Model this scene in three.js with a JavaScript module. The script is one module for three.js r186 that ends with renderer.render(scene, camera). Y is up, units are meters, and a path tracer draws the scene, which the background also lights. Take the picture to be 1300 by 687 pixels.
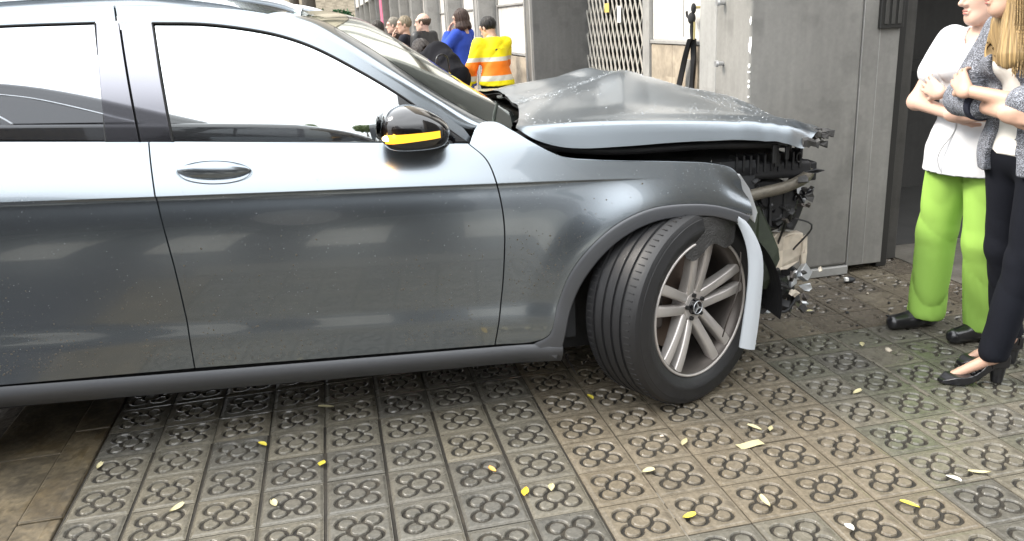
import * as THREE from 'three';
import { mergeGeometries, mergeVertices, toCreasedNormals } from 'three/addons/utils/BufferGeometryUtils.js';
import { RoundedBoxGeometry } from 'three/addons/geometries/RoundedBoxGeometry.js';

// ------------------------------------------------------------------ camera, sky, sun, exposure
const scene = new THREE.Scene();
const camera = new THREE.PerspectiveCamera(36.63, 1024 / 541, 0.05, 600);
camera.position.set(0, 1.4142, 0);
camera.rotation.set(-0.29891, -0.20324, -0.05382, 'YXZ');
const renderer = new THREE.WebGLRenderer({ antialias: true });
renderer.toneMapping = THREE.LinearToneMapping;
renderer.toneMappingExposure = 3.2;
renderer.shadowMap.enabled = true;

// ------------------------------------------------------------------ small tools
function rng(seed) { let s = seed >>> 0; return () => { s = (s + 0x6D2B79F5) >>> 0; let t = s; t = Math.imul(t ^ (t >>> 15), t | 1); t ^= t + Math.imul(t ^ (t >>> 7), t | 61); return ((t ^ (t >>> 14)) >>> 0) / 4294967296; }; }
const clamp = (x, a = 0, b = 1) => Math.min(b, Math.max(a, x));
const lerp = (a, b, t) => a + (b - a) * t;
const smooth = (a, b, x) => { const t = clamp((x - a) / (b - a)); return t * t * (3 - 2 * t); };
const V3 = (x, y, z) => new THREE.Vector3(x, y, z);
function hash2(ix, iy, s) { let h = Math.imul(ix, 374761393) ^ Math.imul(iy, 668265263) ^ Math.imul(s, 1442695041); h = Math.imul(h ^ (h >>> 13), 1274126177); return ((h ^ (h >>> 16)) >>> 0) / 4294967296; }
function vnoise(x, y, s = 1, per = 0) {                          // value noise, periodic when per > 0
  const ix = Math.floor(x), iy = Math.floor(y); let fx = x - ix, fy = y - iy; fx = fx * fx * (3 - 2 * fx); fy = fy * fy * (3 - 2 * fy);
  const w = (i) => per ? ((i % per) + per) % per : i;
  const a = hash2(w(ix), w(iy), s), b = hash2(w(ix + 1), w(iy), s), c = hash2(w(ix), w(iy + 1), s), d = hash2(w(ix + 1), w(iy + 1), s);
  return lerp(lerp(a, b, fx), lerp(c, d, fx), fy);
}
function fbm(x, y, s = 1, oct = 4, per = 0) { let v = 0, a = 0.5, n = 0; for (let o = 0; o < oct; o++) { v += a * vnoise(x, y, s + o * 17, per); n += a; a *= 0.5; x *= 2; y *= 2; per *= 2; } return v / n; }
function noise3(x, y, z, s = 1) { return (vnoise(x + z * 0.71, y - z * 0.37, s) + vnoise(y + 31.7, z + x * 0.53, s + 5) + vnoise(z - 11.3 + y * 0.41, x, s + 9)) / 3; }
function tex(size, fn, colour = true, rep = [1, 1]) {             // fn(u, v) -> [r,g,b] in 0..1 (sRGB when colour)
  const w = Array.isArray(size) ? size[0] : size, h = Array.isArray(size) ? size[1] : size;
  const d = new Uint8Array(w * h * 4);
  for (let j = 0; j < h; j++) for (let i = 0; i < w; i++) { const c = fn(i / w, j / h); const k = (j * w + i) * 4; d[k] = 255 * clamp(c[0]); d[k + 1] = 255 * clamp(c[1]); d[k + 2] = 255 * clamp(c[2]); d[k + 3] = 255; }
  const t = new THREE.DataTexture(d, w, h, THREE.RGBAFormat); t.wrapS = t.wrapT = THREE.RepeatWrapping; t.magFilter = THREE.LinearFilter; t.minFilter = THREE.LinearMipmapLinearFilter; t.generateMipmaps = true;
  if (colour) t.colorSpace = THREE.SRGBColorSpace; t.repeat.set(rep[0], rep[1]); t.needsUpdate = true; return t;
}
const lin = (r, g, b) => new THREE.Color().setRGB(r, g, b);
const mat = (o) => new THREE.MeshStandardMaterial(o);
const phys = (o) => new THREE.MeshPhysicalMaterial(o);

// ------------------------------------------------------------------ overcast sky + very soft sun
{
  const w = 256, h = 128, d = new Float32Array(w * h * 4);
  for (let j = 0; j < h; j++) for (let i = 0; i < w; i++) {
    const el = ((j + 0.5) / h - 0.5) * Math.PI, s = Math.sin(el), k = (j * w + i) * 4;
    const cl = fbm(i / w * 8, j / h * 8, 3, 4, 8) - 0.5;
    const L = s > 0 ? (0.25 + 0.95 * smooth(0, 0.45, s) + 0.28 * s) * (1 + 0.25 * cl) : 0.20;
    d[k] = L * 0.97; d[k + 1] = L * 0.995; d[k + 2] = L * 1.02; d[k + 3] = 1;
  }
  const t = new THREE.DataTexture(d, w, h, THREE.RGBAFormat, THREE.FloatType);
  t.mapping = THREE.EquirectangularReflectionMapping; t.magFilter = THREE.LinearFilter; t.wrapS = THREE.RepeatWrapping; t.needsUpdate = true;
  scene.background = t; scene.environment = t;
  const sun = new THREE.DirectionalLight(0xfff4e6, 1.5);
  sun.position.set(-22, 22, -8); sun.target.position.set(1, 0, -3); sun.castShadow = true; sun.shadow.radius = 30; sun.shadow.mapSize.set(2048, 2048);
  Object.assign(sun.shadow.camera, { left: -14, right: 14, top: 14, bottom: -14, near: 1, far: 80 });
  scene.add(sun, sun.target);
}

// ------------------------------------------------------------------ naming helpers
const used = {};
function numbered(n) { if (!(n in used)) { used[n] = 0; return n; } used[n]++; return n + '_' + String(used[n]).padStart(3, '0'); }
function mesh(name, g, m, parent) {
  if (Array.isArray(g)) g = join(g);
  const o = new THREE.Mesh(g, m); o.name = name; o.castShadow = o.receiveShadow = true; if (parent) parent.add(o); return o;
}
function tag(o, label, category, group, kind) { o.userData.label = label; o.userData.category = category; if (group) o.userData.group = group; if (kind) o.userData.kind = kind; return o; }
function thing(name, label, category, pos = [0, 0, 0], turn = 0, group) {
  const o = new THREE.Group(); o.name = numbered(name); o.position.set(...pos); o.rotation.y = turn; scene.add(o); return tag(o, label, category, group);
}
function struct(name, g, m) { const o = mesh(name, g, m); o.userData.kind = 'structure'; scene.add(o); return o; }
function join(list) {
  const a = list.map((g) => { g = g.index ? g.toNonIndexed() : g.clone(); for (const k of Object.keys(g.attributes)) if (!['position', 'normal', 'uv'].includes(k)) g.deleteAttribute(k); if (!g.attributes.uv) g.setAttribute('uv', new THREE.BufferAttribute(new Float32Array(g.attributes.position.count * 2), 2)); return g; });
  return mergeGeometries(a);
}
// box with uv in metres
function bx(x0, x1, y0, y1, z0, z1) {
  const g = new THREE.BoxGeometry(Math.abs(x1 - x0), Math.abs(y1 - y0), Math.abs(z1 - z0)); g.translate((x0 + x1) / 2, (y0 + y1) / 2, (z0 + z1) / 2); return boxUV(g);
}
function boxUV(g) {
  const p = g.attributes.position, n = g.attributes.normal, uv = new Float32Array(p.count * 2);
  for (let i = 0; i < p.count; i++) { const ax = Math.abs(n.getX(i)), ay = Math.abs(n.getY(i)), az = Math.abs(n.getZ(i)); const [u, v] = ax > ay && ax > az ? [p.getZ(i), p.getY(i)] : ay > az ? [p.getX(i), p.getZ(i)] : [p.getX(i), p.getY(i)]; uv[2 * i] = u; uv[2 * i + 1] = v; }
  g.setAttribute('uv', new THREE.BufferAttribute(uv, 2)); return g;
}
function rbx(x0, x1, y0, y1, z0, z1, r = 0.01, seg = 2) { const g = new RoundedBoxGeometry(x1 - x0, y1 - y0, z1 - z0, seg, r); g.translate((x0 + x1) / 2, (y0 + y1) / 2, (z0 + z1) / 2); return boxUV(g); }
function tube(pts, r, seg = 24, rad = 8) { return new THREE.TubeGeometry(new THREE.CatmullRomCurve3(pts.map((p) => V3(...p))), seg, r, rad, false); }
function rod(a, b, r, r2 = r, n = 10) { const A = V3(...a), B = V3(...b), d = B.clone().sub(A), g = new THREE.CylinderGeometry(r2, r, d.length(), n); g.translate(0, d.length() / 2, 0); g.applyQuaternion(new THREE.Quaternion().setFromUnitVectors(V3(0, 1, 0), d.normalize())); g.translate(...a); return g; }
function ell(x, y, z, rx, ry, rz, w = 20, h = 14) { const g = new THREE.SphereGeometry(1, w, h); g.scale(rx, ry, rz); g.translate(x, y, z); return g; }
// grid surface from f(u,v)->[x,y,z]
function surf(f, nu, nv, flip = false) {
  const P = [], U = [], I = [];
  for (let j = 0; j <= nv; j++) for (let i = 0; i <= nu; i++) { const p = f(i / nu, j / nv); P.push(p[0], p[1], p[2]); U.push(p[3] ?? i / nu, p[4] ?? j / nv); }
  for (let j = 0; j < nv; j++) for (let i = 0; i < nu; i++) { const a = j * (nu + 1) + i, b = a + 1, c = a + nu + 1, d = c + 1; if (flip) I.push(a, c, b, b, c, d); else I.push(a, b, c, b, d, c); }
  const g = new THREE.BufferGeometry(); g.setAttribute('position', new THREE.Float32BufferAttribute(P, 3)); g.setAttribute('uv', new THREE.Float32BufferAttribute(U, 2)); g.setIndex(I); g.computeVertexNormals(); return g;
}
// polyline / Catmull-Rom through 2D or 3D control points, t in 0..1
function curve(pts, closed = false) { const c = new THREE.CatmullRomCurve3(pts.map((p) => V3(p[0], p[1], p[2] || 0)), closed, 'centripetal'); c.arcLengthDivisions = 120; return (t) => { const q = c.getPoint(clamp(t)); return [q.x, q.y, q.z]; }; }
function interp(tab) { return (x) => { if (x <= tab[0][0]) return tab[0][1]; for (let i = 1; i < tab.length; i++) if (x <= tab[i][0]) { const [x0, y0] = tab[i - 1], [x1, y1] = tab[i]; return lerp(y0, y1, (x - x0) / (x1 - x0)); } return tab[tab.length - 1][1]; }; }
function sinterp(tab) {           // monotone-ish smooth interpolation
  const c = new THREE.CatmullRomCurve3(tab.map((p) => V3(p[0], p[1], 0)), false, 'centripetal'); const N = 200, S = []; for (let i = 0; i <= N; i++) { const q = c.getPoint(i / N); S.push([q.x, q.y]); } return interp(S);
}
function plate(pts, thick, bevel = 0.003) { const s = new THREE.Shape(pts.map((p) => new THREE.Vector2(p[0], p[1]))); const g = new THREE.ExtrudeGeometry(s, { depth: thick, bevelEnabled: bevel > 0, bevelSize: bevel, bevelThickness: bevel, bevelSegments: 1, steps: 1 }); return g; }
function warp(g, f) { const p = g.attributes.position; for (let i = 0; i < p.count; i++) { const q = f(p.getX(i), p.getY(i), p.getZ(i)); p.setXYZ(i, q[0], q[1], q[2]); } p.needsUpdate = true; g.computeVertexNormals(); return g; }

// signed-distance mesher (surface nets)
function sdfMesh(f, lo, hi, cell) {
  const n = [0, 1, 2].map((k) => Math.ceil((hi[k] - lo[k]) / cell) + 1), [nx, ny, nz] = n;
  const F = new Float32Array(nx * ny * nz); let q = 0;
  for (let k = 0; k < nz; k++) for (let j = 0; j < ny; j++) for (let i = 0; i < nx; i++) F[q++] = f(lo[0] + i * cell, lo[1] + j * cell, lo[2] + k * cell);
  const id = new Int32Array(nx * ny * nz).fill(-1), P = [], I = [], s = [1, nx, nx * ny];
  for (let k = 0; k < nz - 1; k++) for (let j = 0; j < ny - 1; j++) for (let i = 0; i < nx - 1; i++) {
    const b = i + j * nx + k * nx * ny; let c = 0, X = 0, Y = 0, Z = 0, m = 0;
    const v = [F[b], F[b + 1], F[b + nx], F[b + nx + 1], F[b + s[2]], F[b + s[2] + 1], F[b + s[2] + nx], F[b + s[2] + nx + 1]];
    for (let t = 0; t < 8; t++) if (v[t] < 0) m |= 1 << t;
    if (m === 0 || m === 255) continue;
    for (let t = 0; t < 8; t++) for (let e = 0; e < 3; e++) { const u = t | (1 << e); if (u === t) continue; if ((v[t] < 0) !== (v[u] < 0)) { const w = v[t] / (v[t] - v[u]); X += (t & 1) + (e === 0 ? w : 0); Y += ((t >> 1) & 1) + (e === 1 ? w : 0); Z += ((t >> 2) & 1) + (e === 2 ? w : 0); c++; } }
    id[b] = P.length / 3; P.push(lo[0] + (i + X / c) * cell, lo[1] + (j + Y / c) * cell, lo[2] + (k + Z / c) * cell);
  }
  for (let k = 1; k < nz - 1; k++) for (let j = 1; j < ny - 1; j++) for (let i = 1; i < nx - 1; i++) {
    const b = i + j * nx + k * nx * ny;
    for (let e = 0; e < 3; e++) { const in0 = F[b] < 0, in1 = F[b + s[e]] < 0; if (in0 === in1) continue; const a1 = s[(e + 1) % 3], a2 = s[(e + 2) % 3]; const A = id[b], B = id[b - a1], C = id[b - a1 - a2], D = id[b - a2]; if (A < 0 || B < 0 || C < 0 || D < 0) continue; if (in0) I.push(A, B, C, A, C, D); else I.push(A, C, B, A, D, C); }
  }
  const N = new Float32Array(P.length), U = new Float32Array(P.length / 3 * 2), h = cell * 0.5;
  for (let i = 0; i < P.length; i += 3) { const x = P[i], y = P[i + 1], z = P[i + 2]; let gx = f(x + h, y, z) - f(x - h, y, z), gy = f(x, y + h, z) - f(x, y - h, z), gz = f(x, y, z + h) - f(x, y, z - h); const l = Math.hypot(gx, gy, gz) || 1; N[i] = gx / l; N[i + 1] = gy / l; N[i + 2] = gz / l; U[i / 3 * 2] = x + z * 0.83; U[i / 3 * 2 + 1] = y; }
  const g = new THREE.BufferGeometry(); g.setAttribute('position', new THREE.Float32BufferAttribute(P, 3)); g.setAttribute('normal', new THREE.BufferAttribute(N, 3)); g.setAttribute('uv', new THREE.BufferAttribute(U, 2)); g.setIndex(I); return g;
}
const smin = (a, b, k) => { const h = Math.max(k - Math.abs(a - b), 0) / k; return Math.min(a, b) - h * h * k * 0.25; };
const smax = (a, b, k) => -smin(-a, -b, k);
function cap(a, b, ra, rb, sz = 1) {      // tapered capsule; sz < 1 flattens it front to back
  const dx = b[0] - a[0], dy = b[1] - a[1], dz = b[2] - a[2], L = dx * dx + dy * dy + dz * dz || 1e-9;
  return (x, y, z) => { const px = x - a[0], py = y - a[1], pz = z - a[2]; const t = clamp((px * dx + py * dy + pz * dz) / L); return Math.hypot(px - t * dx, py - t * dy, (pz - t * dz) / sz) * (sz < 1 ? 0.5 + 0.5 * sz : 1) - (ra + (rb - ra) * t) * (sz < 1 ? 0.5 + 0.5 * sz : 1); };
}
function elp(c, r) { const m = Math.min(...r); return (x, y, z) => { const k = Math.hypot((x - c[0]) / r[0], (y - c[1]) / r[1], (z - c[2]) / r[2]); return (k - 1) * m * (0.6 + 0.4 * Math.min(k, 2)); }; }
function blend(list, k) { return (x, y, z) => { let d = list[0](x, y, z); for (let i = 1; i < list.length; i++) d = smin(d, list[i](x, y, z), k); return d; }; }

// ================================================================== SETTING
const T = {};
T.concrete = tex(512, (u, v) => { const a = fbm(u * 6, v * 6, 11, 4, 6), s = hash2(u * 512 | 0, v * 512 | 0, 4), f = fbm(u * 60, v * 60, 5, 3, 60), st = smooth(0.56, 0.72, fbm(u * 10, v * 10, 77, 4, 10)); let c = 0.82 + 0.16 * (a - 0.5) + 0.10 * (s - 0.5) + 0.20 * (f - 0.5); c *= 1 - 0.10 * st; return [c, c * 0.985, c * 0.95]; });
T.rough = tex(256, (u, v) => { const c = 0.55 + 0.6 * (fbm(u * 5, v * 5, 21, 4, 5) - 0.5); return [c, c, c]; }, false);
T.fine = tex(256, (u, v) => { const c = 0.5 + 0.8 * (fbm(u * 40, v * 40, 31, 3, 40) - 0.5); return [c, c, c]; }, false);
T.asphalt = tex(512, (u, v) => { const s = hash2(u * 512 | 0, v * 512 | 0, 9), a = fbm(u * 5, v * 5, 15, 4, 5), f = fbm(u * 90, v * 90, 6, 2, 90); const c = 0.62 + 0.3 * (a - 0.5) + 0.45 * (f - 0.5) + 0.16 * (s - 0.5); return [c, c, c * 1.01]; });
T.plaster = tex(512, (u, v) => { const a = fbm(u * 5, v * 5, 41, 5, 5), f = fbm(u * 70, v * 70, 43, 3, 70), dr = fbm(u * 34, v * 3, 47, 3, 0), st = smooth(0.55, 0.75, fbm(u * 9, v * 9, 49, 4, 9)); let c = 0.84 + 0.10 * (a - 0.5) + 0.06 * (f - 0.5) + 0.08 * (dr - 0.5) - 0.05 * st; return [c, c * 0.99, c * 0.975]; });
T.stone = tex(256, (u, v) => { const a = fbm(u * 3 + 1.5 * fbm(u * 4, v * 4, 5, 3, 4), v * 9, 61, 4, 0), f = fbm(u * 50, v * 50, 63, 2, 50); const c = 0.80 + 0.34 * (a - 0.5) + 0.12 * (f - 0.5); return [c, c * 0.96, c * 0.9]; });
T.mud = tex(512, (u, v) => { const a = fbm(u * 8, v * 8, 71, 5, 8), f = fbm(u * 60, v * 60, 73, 3, 60), r = smooth(0.52, 0.7, fbm(u * 14 + a * 2, v * 5, 75, 4, 0)); const c = 0.70 + 0.5 * (a - 0.5) + 0.35 * (f - 0.5); return [c * (1 - 0.12 * r), c * (0.955 - 0.14 * r), c * (0.85 - 0.18 * r)]; });

const M = {};
M.bed = mat({ color: lin(0.040, 0.036, 0.030), roughness: 0.75, map: T.mud, bumpMap: T.mud, bumpScale: 0.003 });
M.joint = mat({ color: lin(0.20, 0.185, 0.16), roughness: 0.7, map: T.concrete });
M.asphalt = mat({ color: lin(0.075, 0.075, 0.078), map: T.asphalt, roughnessMap: T.rough, roughness: 0.8, bumpMap: T.asphalt, bumpScale: 0.004 });
M.paveFar = mat({ color: lin(0.17, 0.16, 0.145), map: T.concrete, roughnessMap: T.rough, roughness: 1 });
M.kerb = mat({ color: lin(0.17, 0.15, 0.12), map: T.mud, roughnessMap: T.rough, roughness: 1, bumpMap: T.mud, bumpScale: 0.004 });
M.road_white = mat({ color: lin(0.62, 0.62, 0.6), map: T.concrete, roughness: 0.6 });

// ground sheet to the horizon: asphalt carriageway level
{ const g = new THREE.PlaneGeometry(500, 500); g.rotateX(-Math.PI / 2); const uv = g.attributes.uv; for (let i = 0; i < uv.count; i++) uv.setXY(i, uv.getX(i) * 250, uv.getY(i) * 250); g.translate(0, -0.045, 0); struct('road', g, M.asphalt); }
// far pavements (beyond the tiles that are built one by one)
const TX = -0.0577, TZ = -2.3437;                                  // centre of one tile; tiles are 0.2 m
const C0 = -4, C1 = 15, R0 = -9, R1 = 5;                           // columns and rows built singly
const gx0 = TX + (C0 - 0.5) * 0.2, gx1 = TX + (C1 + 0.5) * 0.2, gz0 = TZ + (R0 - 0.5) * 0.2, gz1 = TZ + (R1 + 0.5) * 0.2;
const pavement = struct('pavement', [bx(gx0 - 0.003, gx1 + 0.003, -0.4, -0.0070, gz0 - 0.003, gz1 + 0.003)], M.bed);
struct('pavement_beyond', [bx(gx0, 2.7, -0.3, -0.001, -70, gz0 - 0.004), bx(gx1 + 0.004, 14, -0.3, -0.001, gz0, gz1), bx(gx0 - 0.14, 14, -0.3, 0.002, gz1 + 0.004, gz1 + 0.2), bx(2.7, 14, -0.3, -0.001, -4.4, gz0 - 0.004)], M.paveFar);
// kerb stones along the carriageway edge, nearly flush (lowered kerb)
{
  const k = struct('kerb', [bx(gx0 - 0.26, gx0 - 0.004, -0.3, -0.02, -70, gz1)], M.bed);
  for (let i = 0; i < 22; i++) { const z = gz1 - i * 0.62; const o = mesh('kerb_stone', rbx(gx0 - 0.137, gx0 - 0.006, -0.12, 0.002 - 0.003 * hash2(i, 1, 3), z - 0.612, z, 0.008), M.kerb, k); if (i) o.name = 'kerb_stone_' + String(i).padStart(3, '0'); }
  for (let i = 0; i < 16; i++) { const z = gz1 - i * 0.86; const o = mesh('gutter_slab' + (i ? '_' + String(i).padStart(3, '0') : ''), rbx(gx0 - 0.42, gx0 - 0.145, -0.12, -0.012 - 0.004 * hash2(i, 2, 3), z - 0.85, z, 0.006), M.kerb, k); }
}
// flower-relief paving tiles, every one a mesh
function tileGeo(n, depth, wear, gapX, gapZ, seed) {
  const hx = 0.1 - gapX / 2, hz = 0.1 - gapZ / 2, P = [], U = [], I = [], r = rng(seed), ou = r(), ov = r();
  const H = (x, z) => {
    const ring = (cx, cz, R, w) => { const d = Math.abs(Math.hypot(x - cx, z - cz) - R); return 1 - smooth(w * 0.6, w, d); };
    const rc = Math.hypot(x, z); let g = ring(0, 0, 0.0335, 0.0072);
    for (const [sx, sz] of [[1, 1], [1, -1], [-1, 1], [-1, -1]]) { const cx = sx * 0.0392, cz = sz * 0.0392; if (rc > 0.0335) g = Math.max(g, ring(cx, cz, 0.0285, 0.0066)); }
    g = Math.max(g, 0.42 * (1 - smooth(0.003, 0.0055, Math.abs(Math.max(Math.abs(x), Math.abs(z)) - 0.0915))) * 0.5);
    const e = Math.min(hx - Math.abs(x), hz - Math.abs(z)); const w = fbm(x * 60 + seed * 3.1, z * 60, seed, 3);
    return -depth * g * (1 - wear * smooth(0.35, 0.65, fbm(x * 18 + 5, z * 18 + seed, seed + 3, 2))) - 0.0035 * (1 - smooth(0, 0.004, e)) - 0.0009 * w * (1 + wear);
  };
  const coord = (i, h) => { const t = i / n * 2 - 1, a = Math.abs(t), k = 0.9; return Math.sign(t) * (a < k ? a / k * 0.088 : lerp(0.088, h, (a - k) / (1 - k))); };
  for (let j = 0; j <= n; j++) for (let i = 0; i <= n; i++) { const x = coord(i, hx), z = coord(j, hz); P.push(x, H(x, z), z); U.push((x + ou) * 2.1, (z + ov) * 2.1); }
  for (let j = 0; j < n; j++) for (let i = 0; i < n; i++) { const a = j * (n + 1) + i; I.push(a, a + n + 1, a + 1, a + 1, a + n + 1, a + n + 2); }
  const g = new THREE.BufferGeometry(); g.setAttribute('position', new THREE.Float32BufferAttribute(P, 3)); g.setAttribute('uv', new THREE.Float32BufferAttribute(U, 2)); g.setIndex(I); g.computeVertexNormals();
  const s = join([bx(-hx, hx, -0.035, -0.0036, -hz, -hz + 0.002), bx(-hx, hx, -0.035, -0.0036, hz - 0.002, hz), bx(-hx, -hx + 0.002, -0.035, -0.0036, -hz + 0.002, hz - 0.002), bx(hx - 0.002, hx, -0.035, -0.0036, -hz + 0.002, hz - 0.002)]);
  return join([g, s]);
}
const tg = { near: [], mid: [], worn: [], nearW: [] };
for (let i = 0; i < 3; i++) { tg.nearW.push(tileGeo(72, 0.0135, 0.12, 0.011, 0.003, 100 + i)); tg.near.push(tileGeo(72, 0.0135, 0.15, 0.0045, 0.0035, 120 + i)); tg.mid.push(tileGeo(50, 0.013, 0.3, 0.004, 0.003, 140 + i)); tg.worn.push(tileGeo(36, 0.010, 1.0, 0.004, 0.003, 160 + i)); }
const tileTones = [[0.205, 0.19, 0.158], [0.188, 0.178, 0.153], [0.168, 0.162, 0.145], [0.196, 0.184, 0.156], [0.148, 0.144, 0.132],
  [0.216, 0.188, 0.148], [0.205, 0.18, 0.144], [0.222, 0.195, 0.156], [0.15, 0.13, 0.108], [0.155, 0.155, 0.13]];
const tileMats = tileTones.map((c, i) => mat({ color: lin(...c), map: T.concrete, roughnessMap: T.rough, roughness: i === 9 ? 0.32 : 0.44, bumpMap: T.fine, bumpScale: 0.0007 }));
{
  const r = rng(77); let n = 0;
  for (let rr = R0; rr <= R1; rr++) for (let c = C0; c <= C1; c++) {
    const x = TX + 0.2 * c, z = TZ + 0.2 * rr; if (x > 1.99 && z < -3.74) { r(); r(); r(); r(); }
    const warm = c >= 4 && c <= 8 && rr <= 2 + (c > 6 ? 1 : 0), brown = z < -3.02 && c > 4 || z < -3.4;
    const puddle = c >= 10 && c <= 12 && rr <= 0 && rr >= -3;
    let k = brown ? (r() < 0.75 ? 8 : 6) : warm ? 5 + (r() * 3 | 0) : c > 8 ? [1, 2, 3, 4, 9][r() * 5 | 0] : c < 4 && r() < 0.3 ? 4 : [0, 1, 2, 3][r() * 4 | 0]; if (puddle && r() < 0.6) k = 9;
    const set = brown || (c >= 11 && rr < -1) ? tg.worn : rr < -2 ? tg.mid : c < 4 ? tg.nearW : tg.near;
    const o = mesh('tile' + (n ? '_' + String(n).padStart(3, '0') : ''), set[r() * 3 | 0], tileMats[k], pavement);
    o.position.set(x + (r() - 0.5) * 0.0012, (r() - 0.5) * 0.0022 - 0.0004, z + (r() - 0.5) * 0.0012); o.rotation.set((r() - 0.5) * 0.008, (r() * 4 | 0) * 0 + (r() - 0.5) * 0.006, (r() - 0.5) * 0.008); n++;
  }
  // pale mortar joint between two columns, with broken patches
  const jr = rng(5), bits = []; for (let z = gz0; z < -2.2; z += 0.11) if (jr() > 0.12) bits.push(bx(2.0423 - 0.004, 2.0423 + 0.004 + 0.004 * jr(), -0.0069, -0.002, z + 0.02 * jr(), z + 0.105));
  mesh('mortar_joint', bits, M.joint, pavement).userData.kind = 'stuff';
  const b2 = []; for (let z = -2.25; z < -1.7; z += 0.09) if (jr() > 0.3) b2.push(bx(TX + 0.9 - 0.0025, TX + 0.9 + 0.0025, -0.0069, -0.003, z, z + 0.05 + 0.04 * jr()));
  mesh('mortar_joint_001', b2, M.joint, pavement).userData.kind = 'stuff';
}
// zebra bars on the carriageway
for (let i = 0; i < 7; i++) { struct(numbered('crossing_stripe'), [bx(0.4 - i * 1.0, 0.9 - i * 1.0, -0.043, -0.041, -0.6, 2.6)], M.road_white); }

// ================================================================== CORNER BUILDING
M.pillar = mat({ color: lin(0.275, 0.27, 0.255), map: T.plaster, roughness: 0.7 });
M.pillarDark = mat({ color: lin(0.19, 0.19, 0.188), map: T.plaster, roughness: 0.7, bumpMap: T.fine, bumpScale: 0.001 });
M.paleWall = mat({ color: lin(0.80, 0.79, 0.77), map: T.plaster, roughness: 0.8 });
M.stone = mat({ color: lin(0.52, 0.48, 0.42), map: T.stone, roughness: 0.55 });
M.frameGrey = mat({ color: lin(0.42, 0.42, 0.41), roughness: 0.5, map: T.plaster });
M.darkMetal = mat({ color: lin(0.030, 0.029, 0.027), roughness: 0.45, metalness: 0.3 });
M.midMetal = mat({ color: lin(0.085, 0.083, 0.078), roughness: 0.5, metalness: 0.3, map: T.plaster });
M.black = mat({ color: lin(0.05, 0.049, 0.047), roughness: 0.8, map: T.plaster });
M.lattice = phys({ color: lin(0.55, 0.53, 0.48), roughness: 0.45, metalness: 0.35 });
M.flake = mat({ color: lin(0.8, 0.79, 0.76), roughness: 0.8 });
M.steel = mat({ color: lin(0.45, 0.45, 0.45), roughness: 0.4, metalness: 0.8 });
const bld = thing('corner_building', 'tall corner building with grey plastered pillars, white panels and a lattice shutter', 'building', [0, 0, 0]);
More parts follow.
